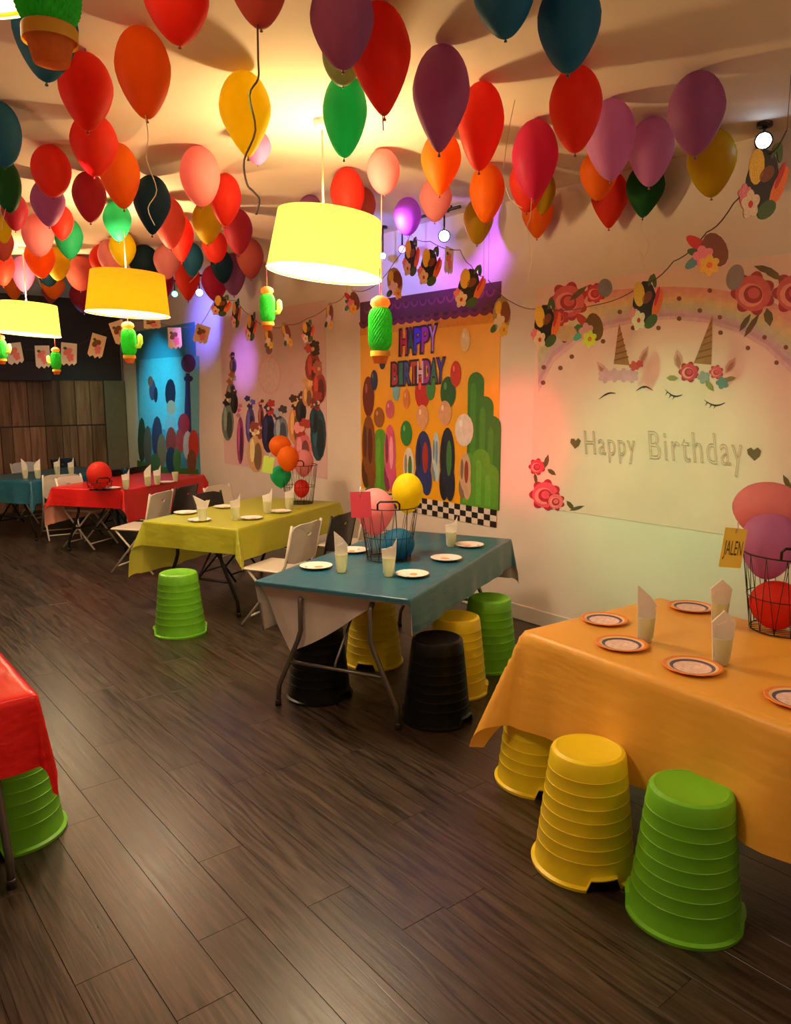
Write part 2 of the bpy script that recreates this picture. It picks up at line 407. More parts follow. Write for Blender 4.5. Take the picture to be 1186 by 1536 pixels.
for r, t, wr, hr, col, kd, lab in items:
    p = r * t + Vector((0, 0, CAMH)); rad = wr * t; hv = hr * t
    o = tag(bpy.data.objects.new('balloon', BME[kd, col]), lab, 'balloon'); C.objects.link(o)
    o.location = p; o.scale = (rad, rad, hv); o.rotation_euler = (random.uniform(-.06, .06), random.uniform(-.06, .06), random.uniform(0, 6))
    k = bpy.data.objects.new('knot', KNO[col]); C.objects.link(k); k.parent = o
    TOPB[lab] = (o, t)
def find(s):
    for l, v in TOPB.items():
        if s in l: return v
def ribbon(lab, pts, mat, r=.0022, name='ribbon'):
    o, t = find(lab); mb = MB(); P = []
    for i in range(len(pts) - 1):
        for k in range(4):
            u = k / 4; p0 = pts[max(i - 1, 0)]; p1 = pts[i]; p2 = pts[i + 1]; p3 = pts[min(i + 2, len(pts) - 1)]
            q = [.5 * (2 * p1[c] + (p2[c] - p0[c]) * u + (2 * p0[c] - 5 * p1[c] + 4 * p2[c] - p3[c]) * u * u + (3 * p1[c] - p0[c] - 3 * p2[c] + p3[c]) * u ** 3) for c in (0, 1)]
            P.append(q)
    P.append(pts[-1])
    bpy.context.view_layer.update()
    inv = o.matrix_world.inverted()
    base = o.matrix_world @ Vector((0, 0, -1.04))
    Q = [base]
    for i, q in enumerate(P): Q.append(at_d(q[0], q[1], t - .04 * math.sin(i * .7) * 0 ))
    mb.tube(Q[1:], r, mat, 5); mb.v = [tuple(inv @ Vector(v)) for v in mb.v]
    mb.build(name, o)
ribbon('trailing the long dark', [(386, 38), (387, 90), (387, 118), (374, 143), (383, 195), (366, 240), (370, 275), (380, 287), (389, 300), (384, 322)], M_kn, .0035)
ribbon('large burnt orange', [(218, 173), (222, 205), (220, 240), (235, 285), (222, 312), (232, 338)], M_foil, .002)
ribbon('largest red', [(574, 168), (574, 182), (575, 196)], M_kn, .0018)
ribbon('pale pink balloon', [(572, 291), (572, 350), (573, 410), (572, 445)], M_foil, .0022)
ribbon('bright red balloon right of', [(755, 252), (762, 200), (772, 150)], M_foil, .0015)
ribbon('dark green balloon near', [(8, 290), (10, 305), (5, 328), (3, 345)], M_foil, .002)
ribbon('glowing yellow balloon', [(184, 400), (187, 420), (186, 445)], M_kn, .002)
ribbon('raspberry balloon', [(797, 297), (795, 325), (790, 345), (797, 380), (792, 420)], M_foil, .0015)
ribbon('bottle green', [(967, 324), (960, 345), (973, 365), (966, 385), (958, 375), (968, 405)], M_foil, .0015)
ribbon('navy balloon behind', [(220, 340), (222, 372), (221, 415), (222, 440)], M_kn, .0018)
ribbon('small shiny blue', [(283, 350), (286, 380), (298, 400), (295, 412), (284, 424)], M_foil, .002)
ribbon('tiny bright orange', [(55, 408), (62, 430), (80, 448)], M_foil, .004)
ribbon('red balloon half hidden', [(758, 280), (766, 300), (783, 312)], M_foil, .0025)
ribbon('salmon balloon below', [(655, 331), (668, 345), (668, 372), (660, 400)], M_foil, .0015)

# ---------------------------------------------------------------- pendant lamps
def shade_mat(name, col, e):
    m = simple(name, col, .7, noise=.02, scale=40, bump=.1, trans=.6, emit=e); return m
MS_y = shade_mat('shade_yellow', (.98, .93, .34), .50)
MS_o = shade_mat('shade_orange', (.98, .45, .02), .58)
M_diff = simple('lamp_diffuser', (.95, .9, .75), .6, emit=3.2, emit_col=(1, .88, .60), trans=.4)
def lamp(p, rb, rt, h, mat, label, tilt=(0, 0), power=60, cord=True):
    t = thing('pendant_lamp', label, 'lamp', p, 0)
    s = MB(); s.lathe([(rb, 0), (rb, .004), (rt, h), (rt - .006, h), (rb - .006, .004), (rb - .006, 0)], mat, 48)
    sh = s.build('lamp_shade', t); sh.rotation_euler = (tilt[0], tilt[1], 0)
    dd = MB(); dd.lathe([(.002, .012), (rb - .012, .012), (rb - .012, .008), (.002, .008)], M_diff, 48); d = dd.build('diffuser', sh)
    rr = MB(); rr.tube([((rb + .001) * math.cos(a), (rb + .001) * math.sin(a), .002) for a in [2 * PI * k / 40 for k in range(40)]], .004, M_diff, 5, closed=True); rr.build('shade_rim', sh)
    fr = MB()
    for k in range(3):
        a = 2 * PI * k / 3; fr.tube([((rt - .004) * math.cos(a), (rt - .004) * math.sin(a), h - .01), (0, 0, h - .03)], .003, M_wire, 5)
    fr.build('shade_spider', sh)
    bb = MB(); bb.lathe([(.01, h - .10), (.03, h - .13), (.035, h - .17), (.02, h - .2), (.001, h - .205)], simple('bulb_glass', (1, .9, .7), .3, emit=8, emit_col=(1, .75, .42)), 16); bb.build('bulb', t)
    c = MB(); c.tube([(0, 0, h - .10), (0, 0, CEIL - p[2] - .02)], .005, M_cord, 6); c.build('cord', t)
    cr = MB(); cr.lathe([(.045, CEIL - p[2]), (.045, CEIL - p[2] - .03), (.012, CEIL - p[2] - .05)], M_trim, 20, cap1=True); cr.build('ceiling_rose', t)
    light('POINT', 'lamp_light', (p[0], p[1], p[2] + h * .85), power, (1, .66, .32), .05)
    light('AREA', 'lamp_downlight', (p[0], p[1], p[2] - .02), power * .55, (1, .76, .48), rb * 1.6)
    return t
L1 = at_d(486, 412, 4.1); L2 = at_d(192, 472, 5.75); L3 = at_d(43, 502, 7.6)
def tv(a, dirx):  # tilt so that the photograph's right side drops
    return (math.sin(YAW) * 0 + a * math.sin(YAW), a * math.cos(YAW))
la1 = lamp(L1, .305, .272, .30, MS_y, 'large yellow drum pendant lamp, nearest, right of centre above the green and blue tables', (a1 := .13 * -RT[1] * -1 * -1 * 0 + .06, .09), 60)
la2 = lamp(L2, .30, .265, .30, MS_o, 'orange drum pendant lamp between the two yellow ones', (.02, .04), 55)
la3 = lamp(L3, .295, .26, .30, MS_y, 'far yellow drum pendant lamp at the left in front of the dark back wall', (.03, .06), 50)
L4 = at_d(-85, -15, 1.75)
la4 = lamp((L4.x, L4.y, 2.70), .23, .20, .26, MS_o, 'orange pendant lamp cut by the top left corner', (0, 0), 42)

# ---------------------------------------------------------------- cactus lanterns
M_cg = simple('cactus_green', (.05, .62, .06), .7, noise=.15, scale=60, trans=.35)
M_cl = simple('cactus_pale', (.62, .78, .18), .7, noise=.1, scale=60, trans=.35)
M_co = simple('cactus_orange', (.98, .36, .10), .7, noise=.1, scale=60, trans=.5)
M_cy = simple('cactus_band', (.90, .55, .05), .7, noise=.1, trans=.3)
M_str = simple('orange_string', (.85, .16, .08), .6)
def cactus(p, s, label, string, rz=0, arms=3):
    t = thing('cactus_lantern', label, 'paper lantern', p, rz, None); t.scale = (s,) * 3
    b = MB(); N = 96
    def honey(a, j): return 1 - .11 * abs(math.sin(a * 12 + (PI / 2 if j % 2 else 0)))
    prof = []
    for i in range(21):
        u = i / 20; r = .058 * (1 - (abs(2 * u - 1)) ** 5) ** .5 if 0 < u < 1 else .018
        prof.append((max(r, .018), -.108 + .216 * u))
    b.lathe(prof, M_cg, N, mod=honey, cap0=True, cap1=True, smooth=False); b.build('cactus_body', t)
    f = MB(); f.lathe([(.035, .100), (.046, .118), (.040, .138), (.018, .152)], M_co, 14, cap1=True, mod=lambda a, j: 1 + .08 * math.cos(5 * a)); f.build('cactus_flower', t)
    g = MB(); g.lathe([(.030, -.158), (.040, -.12), (.045, -.12), (.046, -.100), (.03, -.100)], M_co, 20, cap0=True, cap1=True); g.lathe([(.047, -.124), (.047, -.102)], M_cy, 20); g.build('pot', t)
    if arms & 1:
     ar = MB()
     ar.tube([(.045, 0, -.035), (.078, 0, -.030), (.088, 0, -.005), (.088, 0, .045), (.086, 0, .060)], [.016, .019, .021, .019, .006], M_cl, 10); ar.build('cactus_arm', t)
    if arms & 2:
     ar = MB()
     ar.tube([(-.045, 0, -.01), (-.072, 0, -.006), (-.080, 0, .015), (-.080, 0, .05), (-.079, 0, .064)], [.013, .016, .018, .016, .006], M_cl, 10); ar.build('cactus_arm', t)
    st = MB(); st.tube([(0, 0, .150), (0, 0, string / s)], .0028, M_str, 5); st.build('string', t)
    return t
yawrot = -YAW
cactus(at_d(570, 494, 4.05), 1.12, 'paper cactus lantern in front of the awning poster', .31, yawrot + 1.5, 1)
cactus(at_d(401, 462, 4.05), .72, 'paper cactus lantern in front of the pale figure poster', .235, yawrot, 1)
cactus(at_d(193, 513, 5.6), .95, 'dark side of a paper cactus lantern under the orange lamp', .25, yawrot, 1)
cactus(at_d(84, 541, 7.6), .85, 'small bright paper cactus lantern at the right rim of the far yellow lamp', .30, yawrot + PI, 1)
cactus(at_d(2, 524, 7.45), .9, 'small paper cactus lantern cut by the left edge below the far yellow lamp', .22, yawrot)
c6 = at_d(68, -52, 1.33)
cactus(c6, 1.0, 'large nearby paper cactus lantern in the top left corner before the dark blue balloon', CEIL - c6.z - .002, yawrot)

# ---------------------------------------------------------------- track lights by the wall
M_lensw = simple('lens_white', (.8, .9, 1), .2, emit=30, emit_col=(.55, .75, 1))
M_lensp = simple('lens_pink', (1, .3, .8), .2, emit=9, emit_col=(1, .15, .7))
M_lenst = simple('lens_teal', (.3, 1, .9), .2, emit=4, emit_col=(.2, .9, .8))
def spotlight(px, py, X, lens, label, r=.032):
    p = at_x(px, py, X); t = thing('spotlight', label, 'spotlight', p)
    fwd = (Vector((0, 0, CAMH)) - p).normalized(); rot = fwd.to_track_quat('Z', 'Y').to_matrix().to_4x4()
    def place(mb, n): mb.v = [tuple(rot @ Vector(v)) for v in mb.v]; return mb.build(n, t)
    cn = MB(); cn.lathe([(r * .6, -.14), (r * 1.1, -.13), (r * 1.25, -.02), (r * 1.35, .012), (r * 1.1, .012)], M_black, 20, cap0=True); place(cn, 'housing')
    ln = MB(); ln.lathe([(r * 1.12, .002), (r * .6, .010), (.001, .013)], lens, 20); place(ln, 'lens')
    yk = MB(); yk.tube([(0, 0, .03), (0, 0, CEIL - p.z - .012)], .007, M_black, 6); yk.lathe([(.04, CEIL - p.z), (.04, CEIL - p.z - .02)], M_black, 16, cap1=True); yk.build('bracket', t)
    return t
spotlight(1145, 211, 4.2, M_lensw, 'bright white-blue spotlight at right by the violet balloon', .034)
spotlight(666, 354, 4.2, M_lensw, 'bright white spotlight over the awning poster', .036)
spotlight(603, 374, 4.15, M_lensp, 'small pink spotlight left of the hanging picture cards', .026)
spotlight(574, 384, 4.2, M_lensw, 'small white spotlight at the right edge of the big yellow lamp', .022)
spotlight(299, 439, 4.15, M_lensw, 'small white spotlight in the far blue wall glow', .036)
spotlight(262, 441, 4.1, M_lenst, 'small teal spotlight beside the orange lamp', .034)
a = at_x(600, 334, 4.15); c = at_x(690, 333, 4.15); tb = MB(); tb.tube([(4.15, a.y, a.z), (4.15, c.y, a.z)], .012, M_black, 6)
for y in (a.y - .1, c.y + .1): tb.tube([(4.15, y, a.z), (4.15, y, CEIL - .002)], .008, M_black, 6)
tag(tb.build('track_bar'), 'thin black metal bar hung near the ceiling over the awning poster', 'rail')

# ---------------------------------------------------------------- picture bunting
P_ = dict(black=(.02, .014, .012), yellow=(.85, .50, .05), orange=(.85, .18, .03), pink=(.85, .22, .26), cream=(.85, .62, .42), green=(.06, .12, .03),
          brown=(.22, .06, .02), red=(.62, .03, .03), teal=(.10, .25, .22), white=(.8, .74, .72), gold=(.42, .26, .08))
PMt = {k: simple('card_' + k, c, .6, noise=.2, scale=40) for k, c in P_.items()}
def fan(mb, pts, y, mat):
    n = len(pts); cx = sum(p[0] for p in pts) / n; cz = sum(p[1] for p in pts) / n
    mb.add([(cx, y, cz)] + [(p[0], y, p[1]) for p in pts], [(0, 1 + i, 1 + (i + 1) % n) for i in range(n)], mat)
def ell(cx, cy, rx, ry, a=0, n=14): return [(cx + rx * math.cos(2 * PI * k / n) * math.cos(a) - ry * math.sin(2 * PI * k / n) * math.sin(a), cy + rx * math.cos(2 * PI * k / n) * math.sin(a) + ry * math.sin(2 * PI * k / n) * math.cos(a)) for k in range(n)]
def flower(cx, cy, r, n=5): return [(cx + r * (.7 + .3 * abs(math.sin(n * PI * k / (8 * n)))) * math.cos(PI * k / (4 * n)), cy + r * (.7 + .3 * abs(math.sin(n * PI * k / (8 * n)))) * math.sin(PI * k / (4 * n))) for k in range(8 * n)]
def card_mesh(kind):
    mb = MB(); p = PMt
    def both(pts, lay, m):
        for s in (-1, 1): fan(mb, pts, s * (.0012 + .0006 * lay), m)
    if kind == 'toucan':
        for s in (-1, 1):
            fan(mb, ell(-.05, -.02, .34, .44), s * .001, p['black'])
        both(ell(-.22, .16, .16, .24, .2), 1, p['yellow']); both(ell(.02, .1, .16, .1, .6), 1, p['brown'])
        both(ell(.32, -.02, .12, .3, -.35), 1, p['orange']); both(ell(.3, .12, .05, .2, -.3), 2, p['red'])
        both(flower(-.2, -.34, .2), 3, p['cream']); both(ell(-.2, -.34, .05, .05), 4, p['red']); both(flower(-.36, -.22, .14), 2, p['pink'])
        both(ell(.16, -.36, .2, .12, .5), 2, p['green']); both(ell(.2, .42, .06, .14, .3), 2, p['green']); both(ell(.08, .42, .05, .12, -.4), 2, p['green'])
    elif kind == 'gold':
        for s in (-1, 1): fan(mb, ell(.0, .05, .34, .42, .3), s * .001, p['gold'])
        both(ell(.12, .12, .18, .26, .4), 1, p['brown']); both(ell(-.16, .2, .12, .16), 1, p['yellow']); both(flower(-.06, -.14, .22), 2, p['cream']); both(flower(.14, -.3, .18), 3, p['yellow'])
        both(ell(.14, -.3, .05, .05), 4, p['orange']); both(ell(-.24, -.3, .14, .09, .6), 2, p['green'])
    elif kind == 'parrot':
        for s in (-1, 1): fan(mb, ell(.18, .08, .26, .4, .5), s * .001, p['brown'])
        both(ell(-.22, .2, .3, .12, -.6), 1, p['red']); both(ell(.02, .18, .18, .16), 2, p['brown']); both(flower(-.08, -.06, .24), 3, p['pink'])
        both(flower(.06, -.26, .24, 6), 4, p['yellow']); both(ell(.06, -.26, .07, .07), 5, p['orange']); both(ell(-.3, -.2, .2, .1, .7), 1, p['teal']); both(ell(-.28, .02, .16, .08, -.3), 2, p['green'])
    else:
        for s in (-1, 1): fan(mb, [(-.42, .48), (.42, .48), (.44, -.3), (.3, -.42), (.2, -.34), (.05, -.46), (-.1, -.36), (-.25, -.46), (-.42, -.36)], s * .001, p['white'] if kind == 'pale' else p['cream'])
        both(ell(-.05, .12, .26, .14, .4), 1, p['pink'] if kind == 'pale' else p['brown']); both(flower(.1, -.1, .2), 2, p['pink']); both(ell(-.2, .25, .1, .06), 2, p['green'])
    return mb.mesh('picture_card')
CM = {k: card_mesh(k) for k in ('toucan', 'parrot', 'pale', 'warm', 'gold')}
M_thr = simple('garland_string', (.10, .06, .05), .7)
def garland(label, pts, cards, d_of, ends):
    """pts: px,py,d of the string; cards: px,py,w,h,kind,squash"""
    o0 = at_d(*pts[0]); t = thing('picture_garland', label, 'bunting', o0)
    P = []
    for i in range(len(pts) - 1):
        a, b = Vector(at_d(*pts[i])), Vector(at_d(*pts[i + 1]))
        for k in range(5):
            q = a.lerp(b, k / 5); q.z -= .02 * math.sin(PI * k / 5); P.append(q - o0)
    P.append(at_d(*pts[-1]) - o0)
    mb = MB(); mb.tube(P, .0028, M_thr, 5)
    for q in (P[0], P[-1]): mb.tube([q, (q[0], q[1], CEIL - o0.z - .001)], .0012, M_thr, 4)
    mb.build('string', t)
    for (px, py, w, h, kind, dd, rz, ry) in cards:
        c = bpy.data.objects.new('picture_card', CM[kind]); C.objects.link(c); c.parent = t
        c.location = at_d(px, py, dd) - o0; c.rotation_euler = (0, ry, -YAW + rz); c.scale = (w * dd / F / max(.35, math.cos(rz)), 1, h * dd / F)
    return t
garland('garland of tropical bird and flower cards rising to the right wall spotlight', [(1180, 195, 2.7), (1150, 232, 2.8), (1100, 305, 3.05), (1060, 348, 3.3), (1010, 392, 3.6), (968, 425, 3.9), (890, 458, 4.3), (815, 462, 4.8), (770, 455, 5.1), (732, 420, 5.35)],
        [(1146, 272, 78, 108, 'toucan', 2.8, .2, .15), (1060, 380, 68, 66, 'parrot', 3.3, 0, 0), (969, 454, 52, 76, 'toucan', 3.88, 0, 0), (883, 494, 46, 54, 'parrot', 4.3, 0, .1), (819, 486, 46, 68, 'toucan', 4.75, 0, 0), (752, 475, 40, 62, 'gold', 5.15, .2, .1)], 0, 0)
garland('garland of dark picture cards between the track bar and the awning poster', [(725, 415, 5.3), (706, 398, 5.3), (690, 375, 5.35), (645, 362, 5.45), (615, 352, 5.6), (592, 392, 5.9), (560, 430, 6.1), (528, 436, 6.3)],
        [(705, 430, 46, 62, 'toucan', 5.25, 0, .2), (645, 399, 36, 58, 'toucan', 5.4, .6, .2), (617, 385, 26, 56, 'toucan', 5.55, .8, .1), (673, 392, 16, 42, 'pale', 5.4, .9, .1), (592, 425, 34, 50, 'gold', 5.85, .2, 0), (528, 454, 24, 36, 'parrot', 6.2, .3, 0)], 0, 0)
garland('garland of small picture cards in front of the pale figure poster', [(520, 440, 6.35), (497, 455, 6.5), (460, 478, 6.8), (430, 487, 7.0), (402, 490, 7.1), (376, 474, 7.2), (354, 450, 7.2), (332, 444, 7.2), (318, 440, 7.4)],
        [(494, 474, 16, 44, 'gold', 6.45, .6, .1), (462, 497, 20, 32, 'toucan', 6.75, .3, 0), (430, 502, 18, 40, 'gold', 6.95, .5, -.2), (403, 508, 18, 32, 'gold', 7.05, .3, 0), (377, 490, 14, 42, 'toucan', 7.15, .8, .15), (354, 470, 12, 42, 'toucan', 7.15, .9, .1), (332, 458, 30, 32, 'toucan', 7.15, 0, .3)], 0, 0)
garland('garland of cards beside the blue-lit poster', [(326, 440, 7.6), (302, 486, 8.2), (262, 490, 8.6), (228, 478, 8.9), (180, 480, 9.4)],
        [(302, 502, 24, 30, 'warm', 8.1, .2, .3), (262, 508, 24, 34, 'warm', 8.5, 0, 0), (228, 486, 30, 16, 'warm', 8.8, 0, 0), (179, 499, 26, 36, 'warm', 9.3, 0, -.3)], 0, 0)
garland('garland of pale picture cards across the dark back wall', [(176, 482, 9.4), (143, 504, 9.5), (104, 520, 9.5), (66, 524, 9.5), (22, 520, 9.5), (-20, 505, 9.5)],
        [(145, 520, 26, 38, 'warm', 9.45, 0, .3), (103, 532, 28, 36, 'pale', 9.45, 0, .1), (64, 536, 26, 36, 'pale', 9.45, 0, 0), (22, 531, 28, 34, 'pale', 9.45, 0, -.1)], 0, 0)

# ---------------------------------------------------------------- posters
PC = {}
def pc(r, g, b):
    k = (r, g, b)
    if k not in PC: PC[k] = simple('print_%d' % len(PC), sRGB(r, g, b), .5, noise=.08, scale=25)
    return PC[k]
class Print:
    def __init__(s): s.mb = MB(); s.lay = 0
    def poly(s, pts, col, lay=None):
        s.lay += 1; x = WX - .0050 - .00002 * s.lay; n = len(pts)
        c = (sum(p[0] for p in pts) / n, sum(p[1] for p in pts) / n)
        P = [at_x(*p) for p in [c] + list(pts)]
        s.mb.add([(x, p.y, p.z) for p in P], [(0, 1 + i, 1 + (i + 1) % n) for i in range(n)], pc(*col))
    def quad(s, pts, col): s.poly(pts, col)
    def ell(s, cx, cy, rx, ry, col, a=0, n=18): s.poly(ell(cx, cy, rx, ry, a, n), col)
    def strip(s, top, bot, col):
        s.lay += 1; x = WX - .0050 - .00002 * s.lay; n = len(top)
        P = [at_x(*p) for p in top] + [at_x(*p) for p in bot]
        s.mb.add([(x, p.y, p.z) for p in P], [(i, i + 1, n + i + 1, n + i) for i in range(n - 1)], pc(*col))
    def text(s, txt, quad, col, off=0, outline=0, space=1):
        cu = bpy.data.curves.new('t', 'FONT'); cu.body = txt; cu.offset = off; cu.resolution_u = 4; cu.space_character = space
        if outline: cu.fill_mode = 'NONE'; cu.bevel_depth = outline; cu.bevel_resolution = 0
        o = bpy.data.objects.new('t', cu); C.objects.link(o); dg = bpy.context.evaluated_depsgraph_get()
        me = o.evaluated_get(dg).to_mesh(); vs = [v.co.copy() for v in me.vertices]; fs = [tuple(p.vertices) for p in me.polygons]
        o.evaluated_get(dg).to_mesh_clear(); bpy.data.objects.remove(o); bpy.data.curves.remove(cu)
        x0 = min(v.x for v in vs); x1 = max(v.x for v in vs); y0 = min(v.y for v in vs); y1 = max(v.y for v in vs)
        s.lay += 1; X = WX - .0050 - .00002 * s.lay; V = []
        (ax, ay), (bx, by), (cx, cy), (dx, dy) = quad   # TL TR BR BL
        for v in vs:
            u = (v.x - x0) / (x1 - x0); w = (v.y - y0) / (y1 - y0)
            tx = ax + (bx - ax) * u; ty = ay + (by - ay) * u; qx = dx + (cx - dx) * u; qy = dy + (cy - dy) * u
            p = at_x(qx + (tx - qx) * w, qy + (ty - qy) * w); V.append((X + v.z * .02, p.y, p.z))
        s.mb.add(V, fs, pc(*col))
def poster(label, y0, y1, z0, z1, col, rough=.35):
    """sheet: a thin vinyl sheet with a faint billow, held on the wall"""
    t = thing('poster', label, 'poster', (0, 0, 0)); mb = MB(); n = 12
    m = simple('sheet_%d' % len(PC), sRGB(*col), rough, noise=.04, scale=4, bump=.12); PC[len(PC)] = m
    vs = []; fs = []
    for i in range(n + 1):
        for j in range(n + 1): vs.append((WX - .0045, y0 + (y1 - y0) * i / n, z0 + (z1 - z0) * j / n))
    for i in range(n):
        for j in range(n): fs.append((i * (n + 1) + j, i * (n + 1) + j + 1, (i + 1) * (n + 1) + j + 1, (i + 1) * (n + 1) + j))
    k = len(vs); vs += [(WX - .0008, v[1], v[2]) for v in ((0, y0, z0), (0, y1, z0), (0, y1, z1), (0, y0, z1))]
    c = [0, n * (n + 1), (n + 1) ** 2 - 1, n]
    for a_ in range(4): fs.append((c[a_], c[(a_ + 1) % 4], k + (a_ + 1) % 4, k + a_))
    mb.add(vs, fs, m); mb.build('poster_sheet', t); return t
def rose(pr, cx, cy, r, c1=(214, 96, 104), c2=(170, 42, 58), c3=(236, 150, 146)):
    pr.poly(flower(cx, cy, r, 7), c2); pr.ell(cx, cy, r * .8, r * .8, c1); pr.ell(cx - r * .1, cy + r * .08, r * .55, r * .52, c3)
    pr.ell(cx, cy + r * .05, r * .42, r * .4, c2); pr.ell(cx + r * .03, cy, r * .27, r * .25, c1)
def leaf(pr, cx, cy, l, w, a, col=(96, 84, 44)): pr.poly([(cx + l * t_ * math.cos(a) - w * s_ * math.sin(a), cy + l * t_ * math.sin(a) + w * s_ * math.cos(a)) for t_, s_ in ((-1, 0), (-.4, .8), (.3, .8), (1, 0), (.3, -.8), (-.4, -.8))], col)

# poster with awning and birthday lettering
t3 = poster('orange birthday poster with purple awning, colourful lettering and checkered foot', 4.165, 5.97, .69, 2.585, (244, 172, 22))
pr = Print()
def q3(u, v):  # poster coordinates -> px : u 0..1 left-right, v 0..1 top-bottom
    y = 5.97 + (4.165 - 5.97) * u; z = 2.585 + (.69 - 2.585) * v
    f = WX * FW[0] + y * FW[1]; r = WX * RT[0] + y * RT[1]; zz = z - CAMH
    return (593 + F * r / (f * cf - zz * sf), 768 - F * (f * sf + zz * cf) / (f * cf - zz * sf))
def row3(v0, v1, col, n=12): pr.strip([q3(i / n, v0) for i in range(n + 1)], [q3(i / n, v1) for i in range(n + 1)], col)
row3(.10, .16, (226, 150, 30)); row3(0, .095, (86, 16, 56))
for k in range(16):
    u = (k + .5) / 16; pr.poly([q3(u + .042 * math.cos(a_), .095 + .033 * math.sin(a_)) for a_ in [PI * j / 8 for j in range(9)]], (106, 20, 62))
    pr.poly([q3(u + .022 * math.cos(a_), .095 + .014 * math.sin(a_)) for a_ in [PI * j / 6 for j in range(7)]], (60, 8, 40))
for k in range(15):
    u = (k + 1) / 16; pr.poly([q3(u + .028 * math.cos(a_), .03 + .028 * math.sin(a_)) for a_ in [PI * j / 6 for j in range(7)]], (128, 40, 86))
    pr.poly([q3(u + .018 * math.cos(a_), .03 + .018 * math.sin(a_)) for a_ in [PI * j / 6 for j in range(7)]], (76, 12, 50))
# checkered foot
for r_ in range(3):
    for k in range(26):
        u0, u1, v0, v1 = k / 26, (k + 1) / 26, .925 + r_ * .025, .95 + r_ * .025
        pr.quad([q3(u0, v0), q3(u1, v0), q3(u1, v1), q3(u0, v1)], (24, 20, 22) if (k + r_) % 2 else (230, 215, 205))
# rounded green hills
def hill(u, v, w, dk): 
    pts = [q3(u + w * math.cos(a_), v + .045 * math.sin(a_)) for a_ in [PI + PI * j / 8 for j in range(9)]] + [q3(u + w, .925), q3(u - w, .925)]
    pr.poly(pts, (46, 118, 34) if dk else (86, 156, 42))
    pts = [q3(u - w * .3 + w * .35 * math.cos(a_), v + .03 + .03 * math.sin(a_)) for a_ in [PI + PI * j / 6 for j in range(7)]] + [q3(u + w * .05, .915), q3(u - w * .65, .915)]
    pr.poly(pts, (98, 172, 54) if not dk else (62, 138, 40))
for u, v, w, dk in ((.10, .70, .05, 1), (.17, .66, .05, 0), (.86, .40, .05, 1), (.92, .50, .05, 1), (.97, .58, .045, 1), (.90, .72, .055, 0), (.96, .78, .05, 0), (.82, .74, .05, 0)): hill(u, v, w, dk)
# plain party stand-ins: balloons over wrapped boxes, in the print's colours
def gift(u, v0, v1, w, col, rib):
    def oval(cu_, cv, ru, rv, c): pr.poly([q3(cu_ + ru * math.cos(a_), cv + rv * math.sin(a_)) for a_ in [2 * PI * j / 18 for j in range(18)]], c)
    hh_ = (v1 - v0) / 2; dk = tuple(int(c * .65) for c in col)
    oval(u - w * .35, v1 - hh_ * .5, w * .55, hh_ * .5, dk); oval(u + w * .35, v1 - hh_ * .5, w * .55, hh_ * .5, col)
    oval(u, v0 + hh_ * .8, w * .85, hh_ * .85, col); oval(u + w * .2, v0 + hh_ * .8, w * .3, hh_ * .5, rib); oval(u - w * .45, v0 + hh_ * .7, w * .22, hh_ * .45, dk)
def pball(u, v, ru, rv, col):
    pr.poly([q3(u + ru * math.cos(a_), v + rv * math.sin(a_)) for a_ in [2 * PI * j / 16 for j in range(16)]], col)
    pr.poly([q3(u - ru * .35 + ru * .2 * math.cos(a_), v - rv * .4 + rv * .25 * math.sin(a_)) for a_ in [2 * PI * j / 8 for j in range(8)]], tuple(min(255, c + 60) for c in col))
pball(.07, .46, .05, .10, (112, 30, 24)); gift(.07, .56, .92, .07, (132, 74, 34), (92, 40, 20)); pball(.16, .56, .045, .05, (150, 88, 44))
pball(.25, .52, .035, .045, (206, 92, 120)); gift(.25, .60, .92, .055, (214, 84, 140), (240, 160, 190))
pball(.38, .63, .045, .06, (40, 128, 52)); gift(.40, .70, .92, .05, (226, 214, 206), (60, 120, 60))
pball(.50, .44, .055, .075, (196, 32, 34)); pball(.50, .55, .045, .055, (222, 160, 120)); gift(.51, .62, .91, .07, (34, 48, 120), (160, 40, 40))
pball(.68, .44, .052, .07, (28, 92, 44)); pball(.66, .53, .045, .055, (216, 160, 124)); gift(.68, .60, .92, .06, (22, 30, 62), (60, 120, 60)); gift(.60, .62, .84, .03, (180, 206, 224), (110, 150, 190))
pball(.79, .60, .06, .07, (232, 214, 214)); gift(.80, .70, .90, .045, (206, 170, 140), (150, 60, 40))
for u, v, ru, rv, c in ((.12, .38, .03, .05, (34, 44, 100)), (.19, .30, .025, .03, (40, 46, 90)), (.30, .42, .03, .06, (118, 178, 206)), (.38, .47, .025, .045, (226, 130, 70)),
                        (.56, .42, .032, .055, (64, 140, 70)), (.73, .36, .035, .055, (206, 48, 40)), (.79, .22, .03, .05, (236, 206, 160)), (.47, .34, .018, .022, (200, 90, 30)), (.55, .34, .018, .022, (50, 80, 40))):
    pball(u, v, ru, rv, c)
pr.mb.build('printed_picture', t3)
pr = Print(); pr.lay = 380
cols1 = [(176, 34, 62), (44, 84, 84), (52, 44, 224), (150, 40, 170), (190, 140, 236)]
